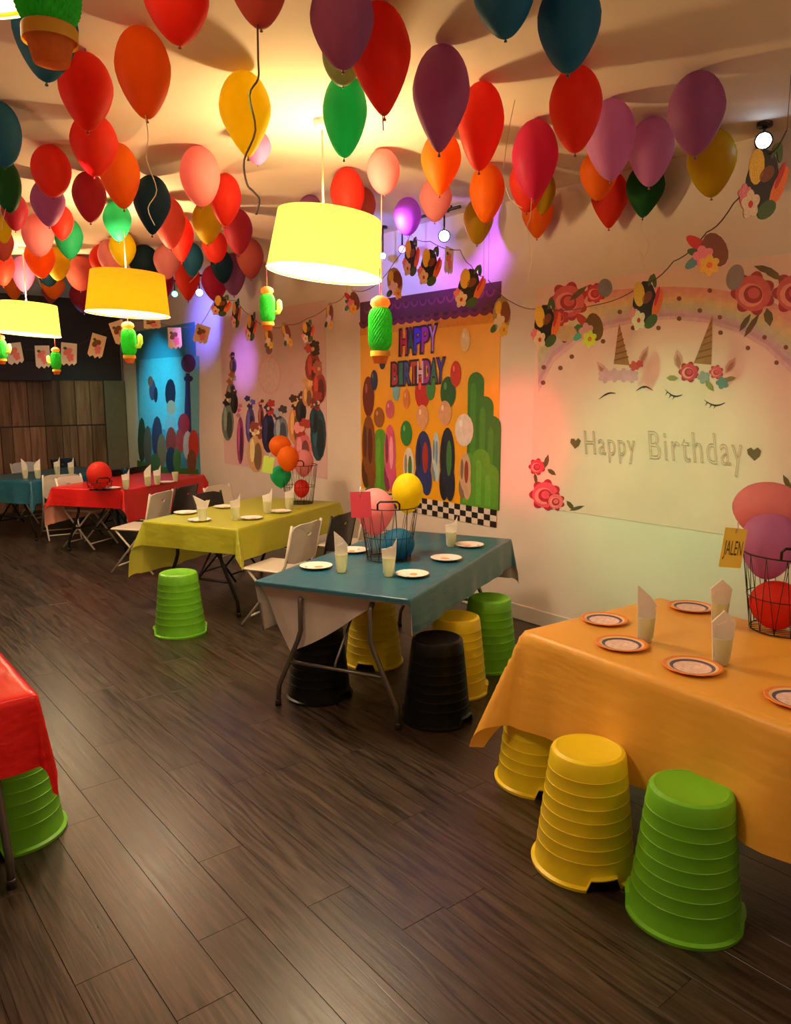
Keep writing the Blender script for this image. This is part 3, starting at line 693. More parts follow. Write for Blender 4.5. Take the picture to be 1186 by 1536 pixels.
for word, cs, u0, u1, v0, v1 in (('HAPPY', cols1, .335, .60, .155, .265), ('BIRTHDAY', [(176, 36, 66), (38, 120, 110), (52, 80, 180), (190, 60, 50), (224, 190, 210), (150, 44, 160), (44, 120, 110), (60, 60, 190)], .27, .655, .305, .405)):
    n = len(word); sl = -.02 / 1
    def qq(u, v): return q3(u, v - (u - u0) * .03)
    for i, ch in enumerate(word * 2):
        bk_ = i < n; i %= n
        a_, b_ = u0 + (u1 - u0) * (i + .03) / n, u0 + (u1 - u0) * (i + .97) / n
        if ch == 'I': a_, b_ = a_ + .008, b_ - .008
        if bk_: pr.text(ch, [qq(a_ - .012, v0 - .010), qq(b_ + .012, v0 - .010), qq(b_ + .008, v1 + .010), qq(a_ - .016, v1 + .010)], (48, 12, 60), off=.06)
        else: pr.text(ch, [qq(a_, v0), qq(b_, v0), qq(b_, v1), qq(a_, v1)], cs[i], off=.03)
pr.mb.build('lettering', t3)

# unicorn poster
t4 = poster('pale pink birthday poster with two sleeping unicorns and a rainbow', 1.55, 3.815, .905, 2.50, (236, 206, 196), .4)
pr = Print()
def arc(y0s, cols):
    base = [(800, 560), (822, 500), (860, 462), (910, 438), (960, 424), (1010, 420), (1060, 424), (1110, 440), (1150, 470), (1186, 512), (1200, 540)]
    base = [(808, 590), (830, 545), (865, 515), (910, 494), (960, 482), (1010, 479), (1060, 484), (1110, 500), (1150, 524), (1186, 560), (1206, 590)]
    top = [(806, 470), (828, 455), (862, 444), (908, 436), (958, 432), (1010, 430), (1062, 432), (1114, 440), (1156, 452), (1196, 470), (1226, 486)]
    K = len(cols)
    for i, c in enumerate(cols):
        f0, f1 = i / K, (i + 1) / K
        A = [(t_[0] + (b_[0] - t_[0]) * f0, t_[1] + (b_[1] - t_[1]) * f0) for t_, b_ in zip(top, base)]
        B = [(t_[0] + (b_[0] - t_[0]) * f1, t_[1] + (b_[1] - t_[1]) * f1) for t_, b_ in zip(top, base)]
        pr.strip(A, B, c)
arc(0, [(232, 160, 154), (233, 166, 150), (234, 180, 148), (232, 194, 150), (222, 198, 158), (206, 198, 162), (204, 192, 176), (206, 178, 186), (204, 160, 184), (222, 184, 190)])
for x, y in ((815, 574), (816, 551), (841, 552), (858, 535), (847, 511), (930, 468), (950, 492), (988, 492), (1019, 448), (1019, 478), (1050, 466), (1065, 436), (1080, 476), (1081, 499), (1122, 522), (1147, 506), (1165, 544), (1179, 521), (905, 512)):
    pr.ell(x, y, 3.6, 3.6, (124, 70, 44), n=10)
rose(pr, 853, 452, 30); rose(pr, 840, 476, 14, (190, 50, 70)); leaf(pr, 868, 440, 18, 5, -.7, (96, 84, 50)); rose(pr, 893, 440, 16, (206, 50, 74)); pr.ell(908, 432, 11, 14, (130, 130, 150)); pr.poly(flower(898, 468, 15, 6), (214, 190, 160)); leaf(pr, 863, 497, 12, 6, -1.2); pr.ell(850, 500, 16, 12, (204, 176, 130))
rose(pr, 1130, 440, 34); rose(pr, 1192, 440, 34); pr.ell(1103, 416, 13, 20, (150, 140, 150), .3); leaf(pr, 1150, 405, 20, 6, .3); leaf(pr, 1160, 412, 18, 6, .5, (110, 92, 50)); leaf(pr, 1118, 484, 16, 5, -1.0); leaf(pr, 1128, 488, 22, 5, -1.0, (100, 70, 36)); leaf(pr, 1153, 476, 14, 8, 1.4)
rose(pr, 818, 742, 24, (230, 84, 110), (188, 34, 66)); rose(pr, 806, 700, 13, (222, 60, 90), (170, 28, 56)); rose(pr, 834, 752, 14, (236, 110, 120)); leaf(pr, 820, 692, 11, 4, -1.3); leaf(pr, 828, 708, 8, 4, .6); leaf(pr, 804, 718, 9, 3, 1.4); leaf(pr, 856, 758, 9, 4, .9); leaf(pr, 866, 762, 12, 3, -.3)
leaf(pr, 1182, 726, 16, 5, 1.1)
def unicorn(hx, hy, tx, ty, w, ears, lashes):
    n = 7
    pr.poly([(hx - w, hy), (hx + w, hy + 2), (tx, ty)], (166, 116, 66))
    for k in range(1, n):
        f = k / n; c_ = (hx + (tx - hx) * f, hy + (ty - hy) * f); ww = w * (1 - f) * 1.05
        pr.poly([(c_[0] - ww, c_[1] + 2.5), (c_[0] + ww, c_[1] - 3), (c_[0] + ww, c_[1] - 1), (c_[0] - ww, c_[1] + 4.5)], (118, 76, 40))
    for ex, ey, l, w_, a_ in ears: leaf(pr, ex, ey, l, w_, a_, (214, 160, 152)); leaf(pr, ex, ey + 2, l * .7, w_ * .55, a_, (176, 120, 96))
    for (x0, y0, x1, y1, sag) in lashes:
        N = 8; top = []; bot = []
        for k in range(N + 1):
            f = k / N; xx = x0 + (x1 - x0) * f; yy = y0 + (y1 - y0) * f + sag * math.sin(PI * f); th = 2.6 * math.sin(PI * min(1, f * .8 + .1))
            top.append((xx, yy - th / 2)); bot.append((xx, yy + th / 2))
        pr.strip(top, bot, (48, 36, 34))
        for f in (.15, .35, .55): 
            xx = x0 + (x1 - x0) * f; yy = y0 + (y1 - y0) * f + sag * math.sin(PI * f); s_ = 1 if sag > 0 else .6
            pr.poly([(xx - 1, yy), (xx + 1, yy), (xx - 4, yy + 6 * s_)], (48, 36, 34))
unicorn(933, 546, 929, 484, 12, ((905, 555, 16, 7, -2.2), (966, 533, 16, 6, -1.1)), ((899, 599, 924, 590, -4), (955, 586, 980, 586, -6)))
for dx in (-22, -8, 6, 18): pr.poly(flower(930 + dx, 562 + abs(dx) * .1, 11, 6), (214, 164, 186))
pr.poly(flower(952, 549, 8, 5), (206, 74, 74)); pr.poly(flower(960, 546, 6, 5), (196, 60, 60))
unicorn(1054, 545, 1069, 474, 13, ((1018, 540, 16, 8, -1.7), (1096, 548, 14, 7, -1.0)), ((998, 584, 1024, 592, 6), (1057, 600, 1088, 604, 6)))
rose(pr, 1034, 558, 16, (214, 56, 90), (168, 26, 60)); rose(pr, 1075, 558, 11, (224, 76, 100), (180, 36, 66)); pr.poly(flower(1056, 566, 10, 5), (150, 160, 166)); pr.poly(flower(1084, 574, 10, 5), (90, 140, 140))
leaf(pr, 1009, 567, 9, 5, 0, (150, 146, 88)); leaf(pr, 1065, 579, 10, 5, .9, (140, 140, 80)); leaf(pr, 1096, 568, 9, 4, -.2, (150, 146, 88))
pr.poly([(863, 673), (856, 664), (857, 658), (862, 658), (864, 661), (868, 657), (872, 661), (869, 668)], (112, 88, 56))
pr.poly([(1132, 691), (1122, 681), (1121, 674), (1127, 671), (1131, 675), (1137, 671), (1142, 676), (1140, 684)], (112, 88, 56))
pr.mb.build('printed_picture', t4)
pr = Print(); pr.lay = 400
pr.text('Happy', [(877, 646), (952, 649), (956, 696), (880, 692)], (182, 152, 128), outline=.011, off=-.01, space=1.15)
pr.mb.build('lettering', t4)
pr = Print(); pr.lay = 400
pr.text('Birthday', [(973, 646), (1112, 651), (1118, 716), (977, 702)], (182, 152, 128), outline=.008, off=-.01, space=1.15)
pr.mb.build('lettering', t4)

# pale poster with rows of colourful party figures -> plain bouquets
t2 = poster('pale pink poster with clusters of colourful shapes along both sides', 6.56, 8.88, .87, 2.66, (226, 190, 192), .4)
pr = Print()
def tulip(x, y, w, h, c1, c2=None):
    r_ = random.Random(int(x * 7 + y)); dk = tuple(int(c * .6) for c in c1); lt = tuple(min(255, int(c * 1.35)) for c in c1)
    pr.ell(x, y + h * .12, w * .46, h * .40, c1, n=14); pr.ell(x + w * .12, y + h * .18, w * .22, h * .30, dk, n=12); pr.ell(x - w * .18, y + h * .05, w * .13, h * .26, lt, n=10)
    for k in range(3): pr.poly(flower(x + r_.uniform(-.3, .3) * w, y - h * (.30 + .08 * k), w * .30, 5), (c2 or c1) if k != 1 else lt)
    pr.ell(x, y - h * .36, w * .1, w * .12, (232, 190, 150), n=8)
pr.ell(405, 562, 18, 30, (228, 176, 176)); pr.ell(405, 562, 15, 26, (226, 190, 188)); pr.ell(404, 524, 5, 8, (150, 110, 110))
for a_ in ((350, 545, 12, 30, (120, 90, 120), (60, 46, 60)), (347, 590, 18, 60, (120, 110, 90), (170, 110, 60)), (342, 625, 20, 70, (110, 128, 120), (40, 36, 44)), (352, 600, 12, 40, (40, 36, 44), (60, 44, 50)),
           (361, 650, 12, 90, (160, 70, 130), (200, 130, 150)), (376, 630, 16, 70, (86, 78, 150), (54, 50, 110)), (384, 672, 28, 70, (222, 176, 130), (160, 80, 70)), (392, 620, 10, 40, (150, 80, 90), (120, 50, 60)),
           (403, 640, 22, 76, (40, 44, 86), (190, 60, 60)), (422, 640, 24, 56, (130, 140, 160), (80, 70, 80)), (443, 630, 22, 70, (226, 150, 90), (84, 50, 40)), (452, 612, 18, 44, (54, 46, 50), (90, 50, 50)),
           (470, 545, 26, 60, (160, 60, 50), (70, 40, 30)), (479, 575, 24, 60, (170, 60, 50), (190, 110, 80)), (462, 590, 18, 40, (220, 150, 100), (230, 170, 110)), (478, 640, 26, 100, (40, 76, 92), (180, 60, 50)), (472, 625, 16, 50, (30, 60, 76), (150, 40, 40)), (455, 668, 30, 70, (226, 120, 130), (190, 60, 60))):
    tulip(*a_)
pr.mb.build('printed_picture', t2)
# blue poster in the far corner
t1 = poster('sky blue poster with grassy foot in the far corner', 9.60, 11.75, .52, 2.66, (78, 160, 190), .4)
pr = Print()
pr.strip([(206, 690), (240, 700), (298, 704)], [(206, 711), (240, 715), (299, 718)], (70, 120, 50))
pr.strip([(209, 540), (255, 536), (299, 534)], [(209, 640), (255, 645), (299, 650)], (120, 196, 216))
pr.poly([(279, 560), (285, 560), (288, 660), (276, 660)], (52, 60, 130)); pr.ell(283, 545, 11, 14, (96, 60, 110)); pr.ell(283, 568, 7, 5, (50, 50, 120))
for x, y, rx, ry, c in ((256, 590, 8, 22, (44, 36, 60)), (257, 612, 7, 12, (220, 160, 140)), (256, 640, 8, 20, (150, 180, 200)), (257, 662, 8, 22, (180, 60, 56)), (257, 690, 8, 20, (40, 60, 80)),
                        (229, 585, 5, 16, (96, 76, 110)), (226, 572, 4, 8, (180, 90, 80)), (234, 592, 3, 12, (50, 50, 70)), (213, 660, 6, 34, (54, 74, 56)), (222, 668, 6, 30, (110, 96, 80)), (236, 656, 8, 32, (70, 60, 90)), (243, 676, 7, 26, (150, 110, 80)),
                        (276, 636, 9, 16, (186, 56, 80)), (270, 662, 6, 20, (200, 70, 70)), (282, 668, 7, 22, (210, 210, 220)), (291, 668, 8, 24, (206, 64, 54)), (288, 692, 7, 18, (130, 80, 60)), (266, 690, 6, 18, (80, 120, 60)), (233, 694, 8, 14, (90, 110, 60))):
    pr.ell(x, y, rx, ry, c, n=12)
pr.mb.build('printed_picture', t1)

# ---------------------------------------------------------------- tables
M_top = simple('table_top', (.55, .52, .46), .4)
def folding_table(name, label, B, ang, L, Wd, Hh=.725, mat=None, inset=.10):
    """B = near right corner; long side goes away at ang"""
    a = D(B[0], B[1], ang); c = a(L / 2, Wd / 2)
    t = thing(name, label, 'table', (c[0], c[1], 0), ang)
    tp = MB(); tp.bevbox((0, 0, Hh - .022), (L - .02, Wd - .02, .036), M_top, .012); tp.build('tabletop', t)
    lm = mat or M_metal
    for s in (-1, 1):
        x = s * (L / 2 - inset)
        for q in (-1, 1):
            g = MB(); y0 = q * (Wd / 2 - .24)
            g.tube([(x - s * .04, y0, Hh - .042), (x, y0, Hh - .10), (x, y0, .46), (x, y0 + q * .02, .40), (x, q * (Wd / 2 - .09), .12), (x, q * (Wd / 2 - .08), .018)], .0145, lm, 8); lg = g.build('leg', t)
            r_ = MB(); r_.lathe([(.018, 0), (.018, .03), (.015, .035)], M_black, 12, c=(x, q * (Wd / 2 - .08), 0), cap0=True, cap1=True); r_.build('foot_cap', lg)
        g = MB(); g.tube([(x, -(Wd / 2 - .165), .27), (x, (Wd / 2 - .165), .27)], .011, lm, 8); g.build('cross_bar', t)
        g = MB(); g.tube([(x, 0, .27), (x, 0, .30), (x - s * .35, 0, Hh - .045)], .008, lm, 6); g.build('brace', t)
    return t, c
def cloth(label, mat, B, ang, L, Wd, over, Hh=.731, seed=1, flare=.07, cf_=.20, group=None, tuck=0):
    """over = near, far, right, left overhang"""
    a = D(B[0], B[1], ang); c = a(L / 2, Wd / 2)
    near, far, right, left = over; rnd = random.Random(seed); ph = [rnd.uniform(0, 6) for _ in range(8)]
    N1, N2 = 84, 60; vs = []; fs = []
    def axis(h, o0, o1, n):
        # denser outside the top
        A = [-h - o0 * (1 - i / 14) for i in range(14)]; Bm = [-h + 2 * h * i / (n - 28) for i in range(n - 27)]; Cc = [h + o1 * (i + 1) / 14 for i in range(14)]
        return A + Bm + Cc
    X = axis(L / 2, near, far, N1); Y = axis(Wd / 2, right, left, N2)
    for u in X:
        for v in Y:
            cx = max(-L / 2, min(L / 2, u)); cy = max(-Wd / 2, min(Wd / 2, v)); dx, dy = u - cx, v - cy; d = math.hypot(dx, dy)
            if d < 1e-6:
                vs.append((cx, cy, .0012 * math.sin(9 * cx + ph[0]) * math.sin(7 * cy + ph[1]))); continue
            nx, ny = dx / d, dy / d; th = math.atan2(abs(dy), abs(dx)); cor = math.sin(2 * th) if dx and dy else 0
            s_ = cx if abs(dy) > abs(dx) else cy
            rip = .10 * math.sin(11 * s_ + ph[2]) + .06 * math.sin(23 * s_ + ph[3])
            edge = min(L / 2 - abs(cx), Wd / 2 - abs(cy)) if False else 0
            fl_ = flare + rip * .5 + cf_ * cor + (.05 * math.sin(th * 4 + ph[4]) * cor if cor else 0)
            fl_ = max(.02, min(.8, fl_)); rr = min(d, .02)
            if tuck and v > Wd / 2: fl_ = -tuck * max(0, 1 - (cx + L / 2) / (L * .8))
            out = rr * .5 + (d - rr) * fl_ if d > rr else d * .5
            z = -(rr * .5 + (d - rr) * math.sqrt(1 - fl_ * fl_)) if d > rr else -d * d / .04 * .5
            vs.append((cx + nx * (out + .006), cy + ny * (out + .006), z))
    n2 = len(Y)
    for i in range(len(X) - 1):
        for j in range(n2 - 1): fs.append((i * n2 + j, (i + 1) * n2 + j, (i + 1) * n2 + j + 1, i * n2 + j + 1))
    mb = MB(); mb.add(vs, fs, mat, True); o = mb.build('tablecloth'); o.location = (c[0], c[1], Hh); o.rotation_euler = (0, 0, ang)
    return tag(o, label, 'tablecloth', group)
A26 = math.radians(26)
MC_b = cloth_mat('cloth_blue', (.022, .13, .20), (.50, .46, .44), .28, .06)
MC_g = cloth_mat('cloth_lime', (.52, .52, .035), (.62, .60, .08), .35, .2)
MC_r = cloth_mat('cloth_red', (.72, .012, .012), (.80, .36, .26), .28, .12)
MC_o = cloth_mat('cloth_orange', (.95, .50, .07), (.90, .46, .07), .4, .14)
TB = (2.391, 2.863); TG = (2.661, 5.216); TR = (2.822, 8.092); TO = (2.45, 2.143)
folding_table('folding_table', 'folding table with grey splayed legs under the nearest blue cloth', TB, A26, 1.75, .91, inset=.055)
cloth('glossy blue plastic cloth with white underside on the middle table', MC_b, TB, A26, 1.75, .91, (.035, .3, .20, .30), seed=4, flare=.05, tuck=.15)
bc = bpy.context.scene.objects['tablecloth']
fp = MB(); FP = [((.452, -.01), (-.30, -.028)), ((.44, -.14), (-.24, -.07)), ((.40, -.28), (-.16, -.13)), ((.33, -.43), (-.10, -.17))]; vs = []; fs = []
for j_, (p0, p1) in enumerate(FP):
    for i_ in range(9):
        f_ = i_ / 8; vs.append((-.875 + (.012, .085, .10, .11)[j_] + .012 * math.sin(f_ * 9 + j_ * .5) * j_ / 3, p0[0] + (p1[0] - p0[0]) * f_, p0[1] + (p1[1] - p0[1]) * f_ - .02 * math.sin(PI * f_) * (j_ / 3)))
for j_ in range(3):
    for i_ in range(8): fs.append((j_ * 9 + i_, j_ * 9 + i_ + 1, j_ * 9 + 10 + i_, j_ * 9 + 9 + i_))
fp.add(vs, fs, simple('cloth_underside', (.62, .56, .52), .5, noise=.04), True); fo = fp.build('folded_flap', bc); fo['label'] = 'white underside of the cloth folded in as a drooping triangle'
folding_table('folding_table', 'folding table with dark legs hidden under the lime green cloth', TG, A26, 1.58, .91, mat=M_wire)
cloth('lime green plastic cloth with drooping corners', MC_g, TG, A26, 1.58, .91, (.21, .16, .26, .46), seed=6, cf_=.28)
A36 = math.radians(34)
folding_table('folding_table', 'folding table hidden under the red cloth with the red balloon', TR, A36, 1.6, .91, mat=M_wire)
cloth('red plastic cloth with pale underside on the far table', MC_r, TR, A36, 1.6, .91, (.21, .10, .36, .42), seed=9, cf_=.3)
TF = at_z(46, 722, .73); 
folding_table('folding_table', 'farthest folding table under the dark blue cloth', (TF.x, TF.y), A26 + .06, 1.6, .91, mat=M_wire)
cloth('dark blue plastic cloth on the farthest table', MC_b, (TF.x, TF.y), A26 + .06, 1.6, .91, (.28, .25, .28, .28), seed=12)
AO = math.radians(-4)
a = D(TO[0], TO[1], AO); s_ = a(0, -1.75)
folding_table('folding_table', 'folding table mostly hidden under the orange cloth', (s_[0], s_[1]), AO, .93, 1.75)
cloth('orange plastic cloth on the nearest table at right', MC_o, (s_[0], s_[1]), AO, .93, 1.75, (.43, .15, .3, .43), seed=15, flare=.08)
folding_table('folding_table', 'folding table under the red cloth cut by the left edge', (-.31, 2.73), 0, .915, 1.6)
cloth('red plastic cloth corner at the left edge of the picture', MC_r, (-.31, 2.73), 0, .915, 1.6, (.30, .28, .27, .3), seed=20, cf_=.12, flare=.03)

# ---------------------------------------------------------------- bucket stools
def stool_parts(mat, col):
    Ht, rt, rb = .455, .138, .182; n = 72; mb = MB()
    def notch(k):
        a = (2 * PI * k / n); return abs(math.sin(a)) > math.cos(.30)
    zs = [.0, .016, .05] ; rows = []
    prof = [(rb + .013, 0), (rb + .015, .012), (rb + .002, .018), (rb - .002, .05)]
    for i in range(1, 9):
        z = .05 + (Ht - .068) * i / 8.0; r = rb - .002 + (rt - rb) * (z - .05) / (Ht - .05)
        prof += [(r + .0004, z - .006), (r + .0013, z - .004), (r + .0012, z - .001), (r - .0001, z)] if i < 8 else [(r, z)]
    prof += [(rt - .006, Ht - .006), (rt - .02, Ht), (rt - .03, Ht - .004), (.001, Ht - .004)]
    vs = []; fs = []
    for j, (r, z) in enumerate(prof):
        for k in range(n):
            a = 2 * PI * k / n
            if notch(k) and j < 3: zz = .045 + .004 * j; rr = rb + (.012 if j < 2 else .0)
            elif notch(k) and j == 3: zz = .056; rr = r
            else: zz, rr = z, r
            vs.append((rr * math.cos(a), rr * math.sin(a), zz))
    for j in range(len(prof) - 1):
        for k in range(n): fs.append((j * n + k, j * n + (k + 1) % n, (j + 1) * n + (k + 1) % n, (j + 1) * n + k))
    o = len(vs); inner = [(rb + .010, 0), (rb - .006, .02), (rt - .01, Ht - .012), (.001, Ht - .012)]
    for j, (r, z) in enumerate(inner):
        for k in range(n):
            a = 2 * PI * k / n; zz = .045 + .006 * j if notch(k) and j < 2 else z; vs.append((r * math.cos(a), r * math.sin(a), zz))
    for j in range(3):
        for k in range(n): fs.append((o + j * n + (k + 1) % n, o + j * n + k, o + (j + 1) * n + k, o + (j + 1) * n + (k + 1) % n))
    for k in range(n): fs.append((k, o + k, o + (k + 1) % n, (k + 1) % n))
    mb.add(vs, fs, mat, False)
    for i in range(len(mb.sm)): mb.sm[i] = True
    return mb.mesh('bucket_stool')
SM = {k: stool_parts(m, k) for k, m in STOOL.items()}
def stool(col, x, y, rz, label):
    o = bpy.data.objects.new('bucket_stool', SM[col]); C.objects.link(o); o.location = (x, y, 0); o.rotation_euler = (0, 0, rz)
    md = o.modifiers.new('edge', 'EDGE_SPLIT'); md.split_angle = math.radians(40)
    return tag(o, label, 'stool')
NF = math.atan2(-1, 0)
stool('yellow', 2.225, 1.625, -YAW + .15, 'yellow upturned bucket stool with notched rim, second from the right at the orange table')
stool('green', 2.26, 1.235, .5, 'green upturned bucket stool nearest the camera at the orange table')
sy = at_z(806, 1168, 0)
stool('yellow', sy.x, sy.y, -YAW + .1, 'yellow upturned bucket stool half under the corner of the orange cloth')
stool('green', 2.20, 5.26, 1.2, 'bright green upturned bucket stool standing alone before the lime table')
stool('black', 2.665, 2.945, .3, 'black upturned bucket stool right beside the grey table legs')
stool('yellow', 3.02, 3.17, .8, 'yellow upturned bucket stool just behind the black one at the blue table')
stool('green', 3.47, 3.34, .9, 'green upturned bucket stool at the far end of the blue table')
stool('black', 2.345, 3.62, .3, 'black upturned bucket stool in shadow under the white flap of the blue cloth')
stool('yellow', 2.93, 3.86, 2.2, 'yellow upturned bucket stool seen beneath the blue table')
sg = at_z(22, 1248, 0)
stool('green', sg.x, sg.y, 2.4, 'green upturned bucket stool under the red cloth at the left edge')

# ---------------------------------------------------------------- chairs
def chair(col, label, x, y, rz, group=None):
    m = M_white if col == 'white' else M_black
    fm = M_white if col == 'white' else M_wire
    t = thing('folding_chair', label, 'chair', (x, y, 0), rz, group)
    s = MB(); s.bevbox((0, .01, .442), (.40, .37, .022), m, .009); s.build('seat', t)
    # backrest with hand hole
    bk = MB(); w, z0, z1 = .205, .50, .80; vs = []; N = 24
    def yb(z): return -.19 - (z - .44) * .22
    outer = []
    for k in range(N):
        a = 2 * PI * k / N; ca, sa = math.cos(a), math.sin(a); sc = 1 / max(abs(ca), abs(sa)); sc = min(sc, 1.27)
        outer.append((w * ca * sc, (z0 + z1) / 2 + (z1 - z0) / 2 * sa * sc))
    hole = [(.032 * math.cos(2 * PI * k / N), z0 + .215 + .013 * math.sin(2 * PI * k / N)) for k in range(N)]
    for dy in (0, .016):
        for P in (outer, hole):
            for (xx, zz) in P: vs.append((xx, yb(zz) + dy - .03 * (1 - (xx / w) ** 2), zz))
    fs = []
    for k in range(N):
        j = (k + 1) % N
        fs += [(k, j, N + j, N + k), (2 * N + k, 3 * N + k, 3 * N + j, 2 * N + j), (k, 2 * N + k, 2 * N + j, j), (N + k, N + j, 3 * N + j, 3 * N + k)]
    bk.add(vs, fs, m); bk.build('backrest', t)
    for sx in (-1, 1):
        f = MB(); xx = sx * .205
        f.tube([(xx, yb(.80) + .006, .80), (xx, yb(.5) + .006, .50), (xx, -.15, .42), (xx, .20, .012)], .011, fm, 8); f.build('leg', t)
        f = MB(); xx = sx * .180
        f.tube([(xx, .15, .43), (xx, -.24, .012)], .010, fm, 8); f.build('leg', t)
    f = MB(); f.tube([(-.205, .145, .075), (.205, .145, .075)], .008, fm, 6); f.tube([(-.18, -.19, .065), (.18, -.19, .065)], .008, fm, 6); f.build('cross_bar', t)
    return t
chair('white', 'white folding chair nearest, with dark hand hole, at the lime table', 2.90, 5.02, A26)
chair('black', 'black folding chair between two white ones beside the lime table', 3.38, 5.22, A26)
chair('white', 'white folding chair behind the black one at the far end of the lime table', 3.83, 5.42, A26 + .05)
chair('white', 'white folding chair at the right side of the red table', 2.72, 7.40, A36 + .05)
chair('black', 'black folding chair right of the white one at the red table', 3.13, 7.72, A36)
chair('white', 'white folding chair tucked behind the lime table near the wall', 3.62, 7.05, A26 + PI)
chair('black', 'black folding chair behind the lime table beside the cups', 3.30, 6.60, A26 + PI)
chair('white', 'white folding chair at the left end of the red table', *D(TR[0], TR[1], A36)(.39, .76)[:2], A36 + PI)
chair('white', 'white folding chair with hand hole between the red and dark blue tables', *(ray(98, 709) * 9.1 + Vector((-.02, .23, 0)))[:2], -.12)
chair('black', 'black folding chair behind the red balloon', *D(TF.x, TF.y, A26 + .06)(.85, -.16)[:2], A26 + .06)
chair('black', 'black folding chair behind the red table by the blue poster', *D(TF.x, TF.y, A26 + .06)(1.35, -.16)[:2], A26 + .06)
chair('white', 'white folding chair whose top edge shows beyond the dark blue table', 2.75, 11.2, A26 + PI)
chair('black', 'black folding chair back at the left edge behind the dark blue table', 2.25, 11.25, A26 + PI)
chair('black', 'black folding chair behind the dark blue table under the wood panels', 3.35, 11.5, A26 + PI)

# ---------------------------------------------------------------- cups, napkins, plates
cupm = MB(); cupm.lathe([(.001, .003), (.024, .0), (.026, .004), (.037, .104), (.0385, .108), (.0365, .107), (.024, .006), (.001, .006)], M_cup, 24); CUP = cupm.mesh('cup')
def napkin_mesh(kind):
    mb = MB(); n = 8
    if kind == 0:   O = [(-.028, .01), (.028, .01), (.034, .13), (.030, .142), (.036, .15), (.010, .190), (-.036, .235)]
    elif kind == 1: O = [(-.028, .01), (.028, .01), (.036, .12), (.040, .165), (.0, .205), (-.040, .160), (-.036, .12)]
    elif kind == 2: O = [(-.028, .01), (.028, .01), (.036, .12), (.040, .215), (.018, .165), (-.005, .155), (-.036, .150)]
    else:           O = [(-.028, .01), (.028, .01), (.036, .10), (.056, .17), (.020, .158), (-.062, .205), (-.040, .13)]
    N = len(O); vs = []
    for y in (-.004, .0, .006): vs += [(p[0], y + .10 * p[0] * (p[1]), p[1]) for p in O]
    f = [tuple(range(N)), tuple(range(3 * N - 1, 2 * N - 1, -1))]
    for l in (0, 1):
        for i in range(N): f.append((l * N + i, (l + 1) * N + i, (l + 1) * N + (i + 1) % N, l * N + (i + 1) % N))
    mb.add(vs, f, M_napkin)
    # second, folded layer turned a little
    O2 = [(-.026, .012), (.026, .012), (.030, .12), (.012, .165), (-.024, .15)]
    vs = [(p[0] * .9 - .002, -.010 + .02 * (p[1]) , p[1]) for p in O2] + [(p[0] * .9 - .002, -.0075 + .02 * p[1], p[1]) for p in O2]
    mb.add(vs, [tuple(range(5)), tuple(range(9, 4, -1))] + [(i, 5 + i, 5 + (i + 1) % 5, (i + 1) % 5) for i in range(5)], M_napkin)
    return mb.mesh('napkin')
NAP = [napkin_mesh(k) for k in range(4)]
def cup(px, py, kind, label, flip=False, group=None, z=.7335, s=1):
    p = at_z(px, py, z); o = tag(bpy.data.objects.new('cup', CUP), label + ' cup', 'cup', group); C.objects.link(o); o.location = p; o.scale = (s,) * 3
    if kind is not None:
        n = tag(bpy.data.objects.new('napkin', NAP[kind]), label.replace('holding', 'from') if False else 'folded napkin in the ' + label.replace('plastic, ', '').rstrip(',').replace('at the far end of the blue table near the checkered poster foot', 'far end of the blue table') + ' cup' if 'plastic' in label else label, 'napkin', None); C.objects.link(n)
        n.location = (p.x, p.y, p.z + .004); n.rotation_euler = (0, 0, -YAW + (PI if flip else 0) + random.uniform(-.25, .25)); n.scale = (s * 1.12, s, s)
cup(967, 962, 0, 'pale green plastic', False); 
C.objects[-1]
cup(1081, 996, 1, 'pale plastic, nearest the yellow name card,')
cup(1078, 938, 1, 'half-hidden plastic, behind the nearest one on the orange table,', s=1)
cup(512, 858, 0, 'plastic, left of the basket on the blue table,')
cup(583, 864, 2, 'plastic, in front of the blue balloon,')
cup(676, 820, 2, 'plastic, at the far end of the blue table near the checkered poster foot,', s=.95)
cup(304, 782, 3, 'leftmost plastic, on the lime table,')
cup(353, 780, 2, 'second plastic, from the left on the lime table,')
cup(401, 770, 2, 'plastic, under the green balloon on the lime table,')
cup(434, 764, 2, 'plastic, right before the basket on the lime table,')
cup(189, 734, 2, 'plastic, beside the red balloon on the red table,')
cup(222, 729, 0, 'left one of a close pair of plastic, on the red table,', True)
cup(236, 727, 2, 'right one of a close pair of plastic, on the red table,')
cup(263, 722, None, 'empty plastic, at the far end of the red table')
cup(38, 718, 0, 'leftmost plastic, on the dark blue table,')
cup(57, 718, 0, 'second plastic, from the left on the dark blue table,', True)
cup(86, 712, 2, 'middle plastic, on the dark blue table,')
cup(107, 713, 2, 'plastic, right of the middle on the dark blue table,')
M_pl = simple('plate_white', (.82, .74, .66), .45, noise=.04); M_plo = simple('plate_orange', (.85, .26, .05), .45); M_plb = simple('plate_blue', (.10, .08, .20), .45)
M_plk = simple('plate_pink', (.86, .62, .56), .5, noise=.2, scale=60); M_ply = simple('plate_cream', (.86, .62, .30), .45); M_gr = simple('plate_print', (.80, .30, .12), .5)
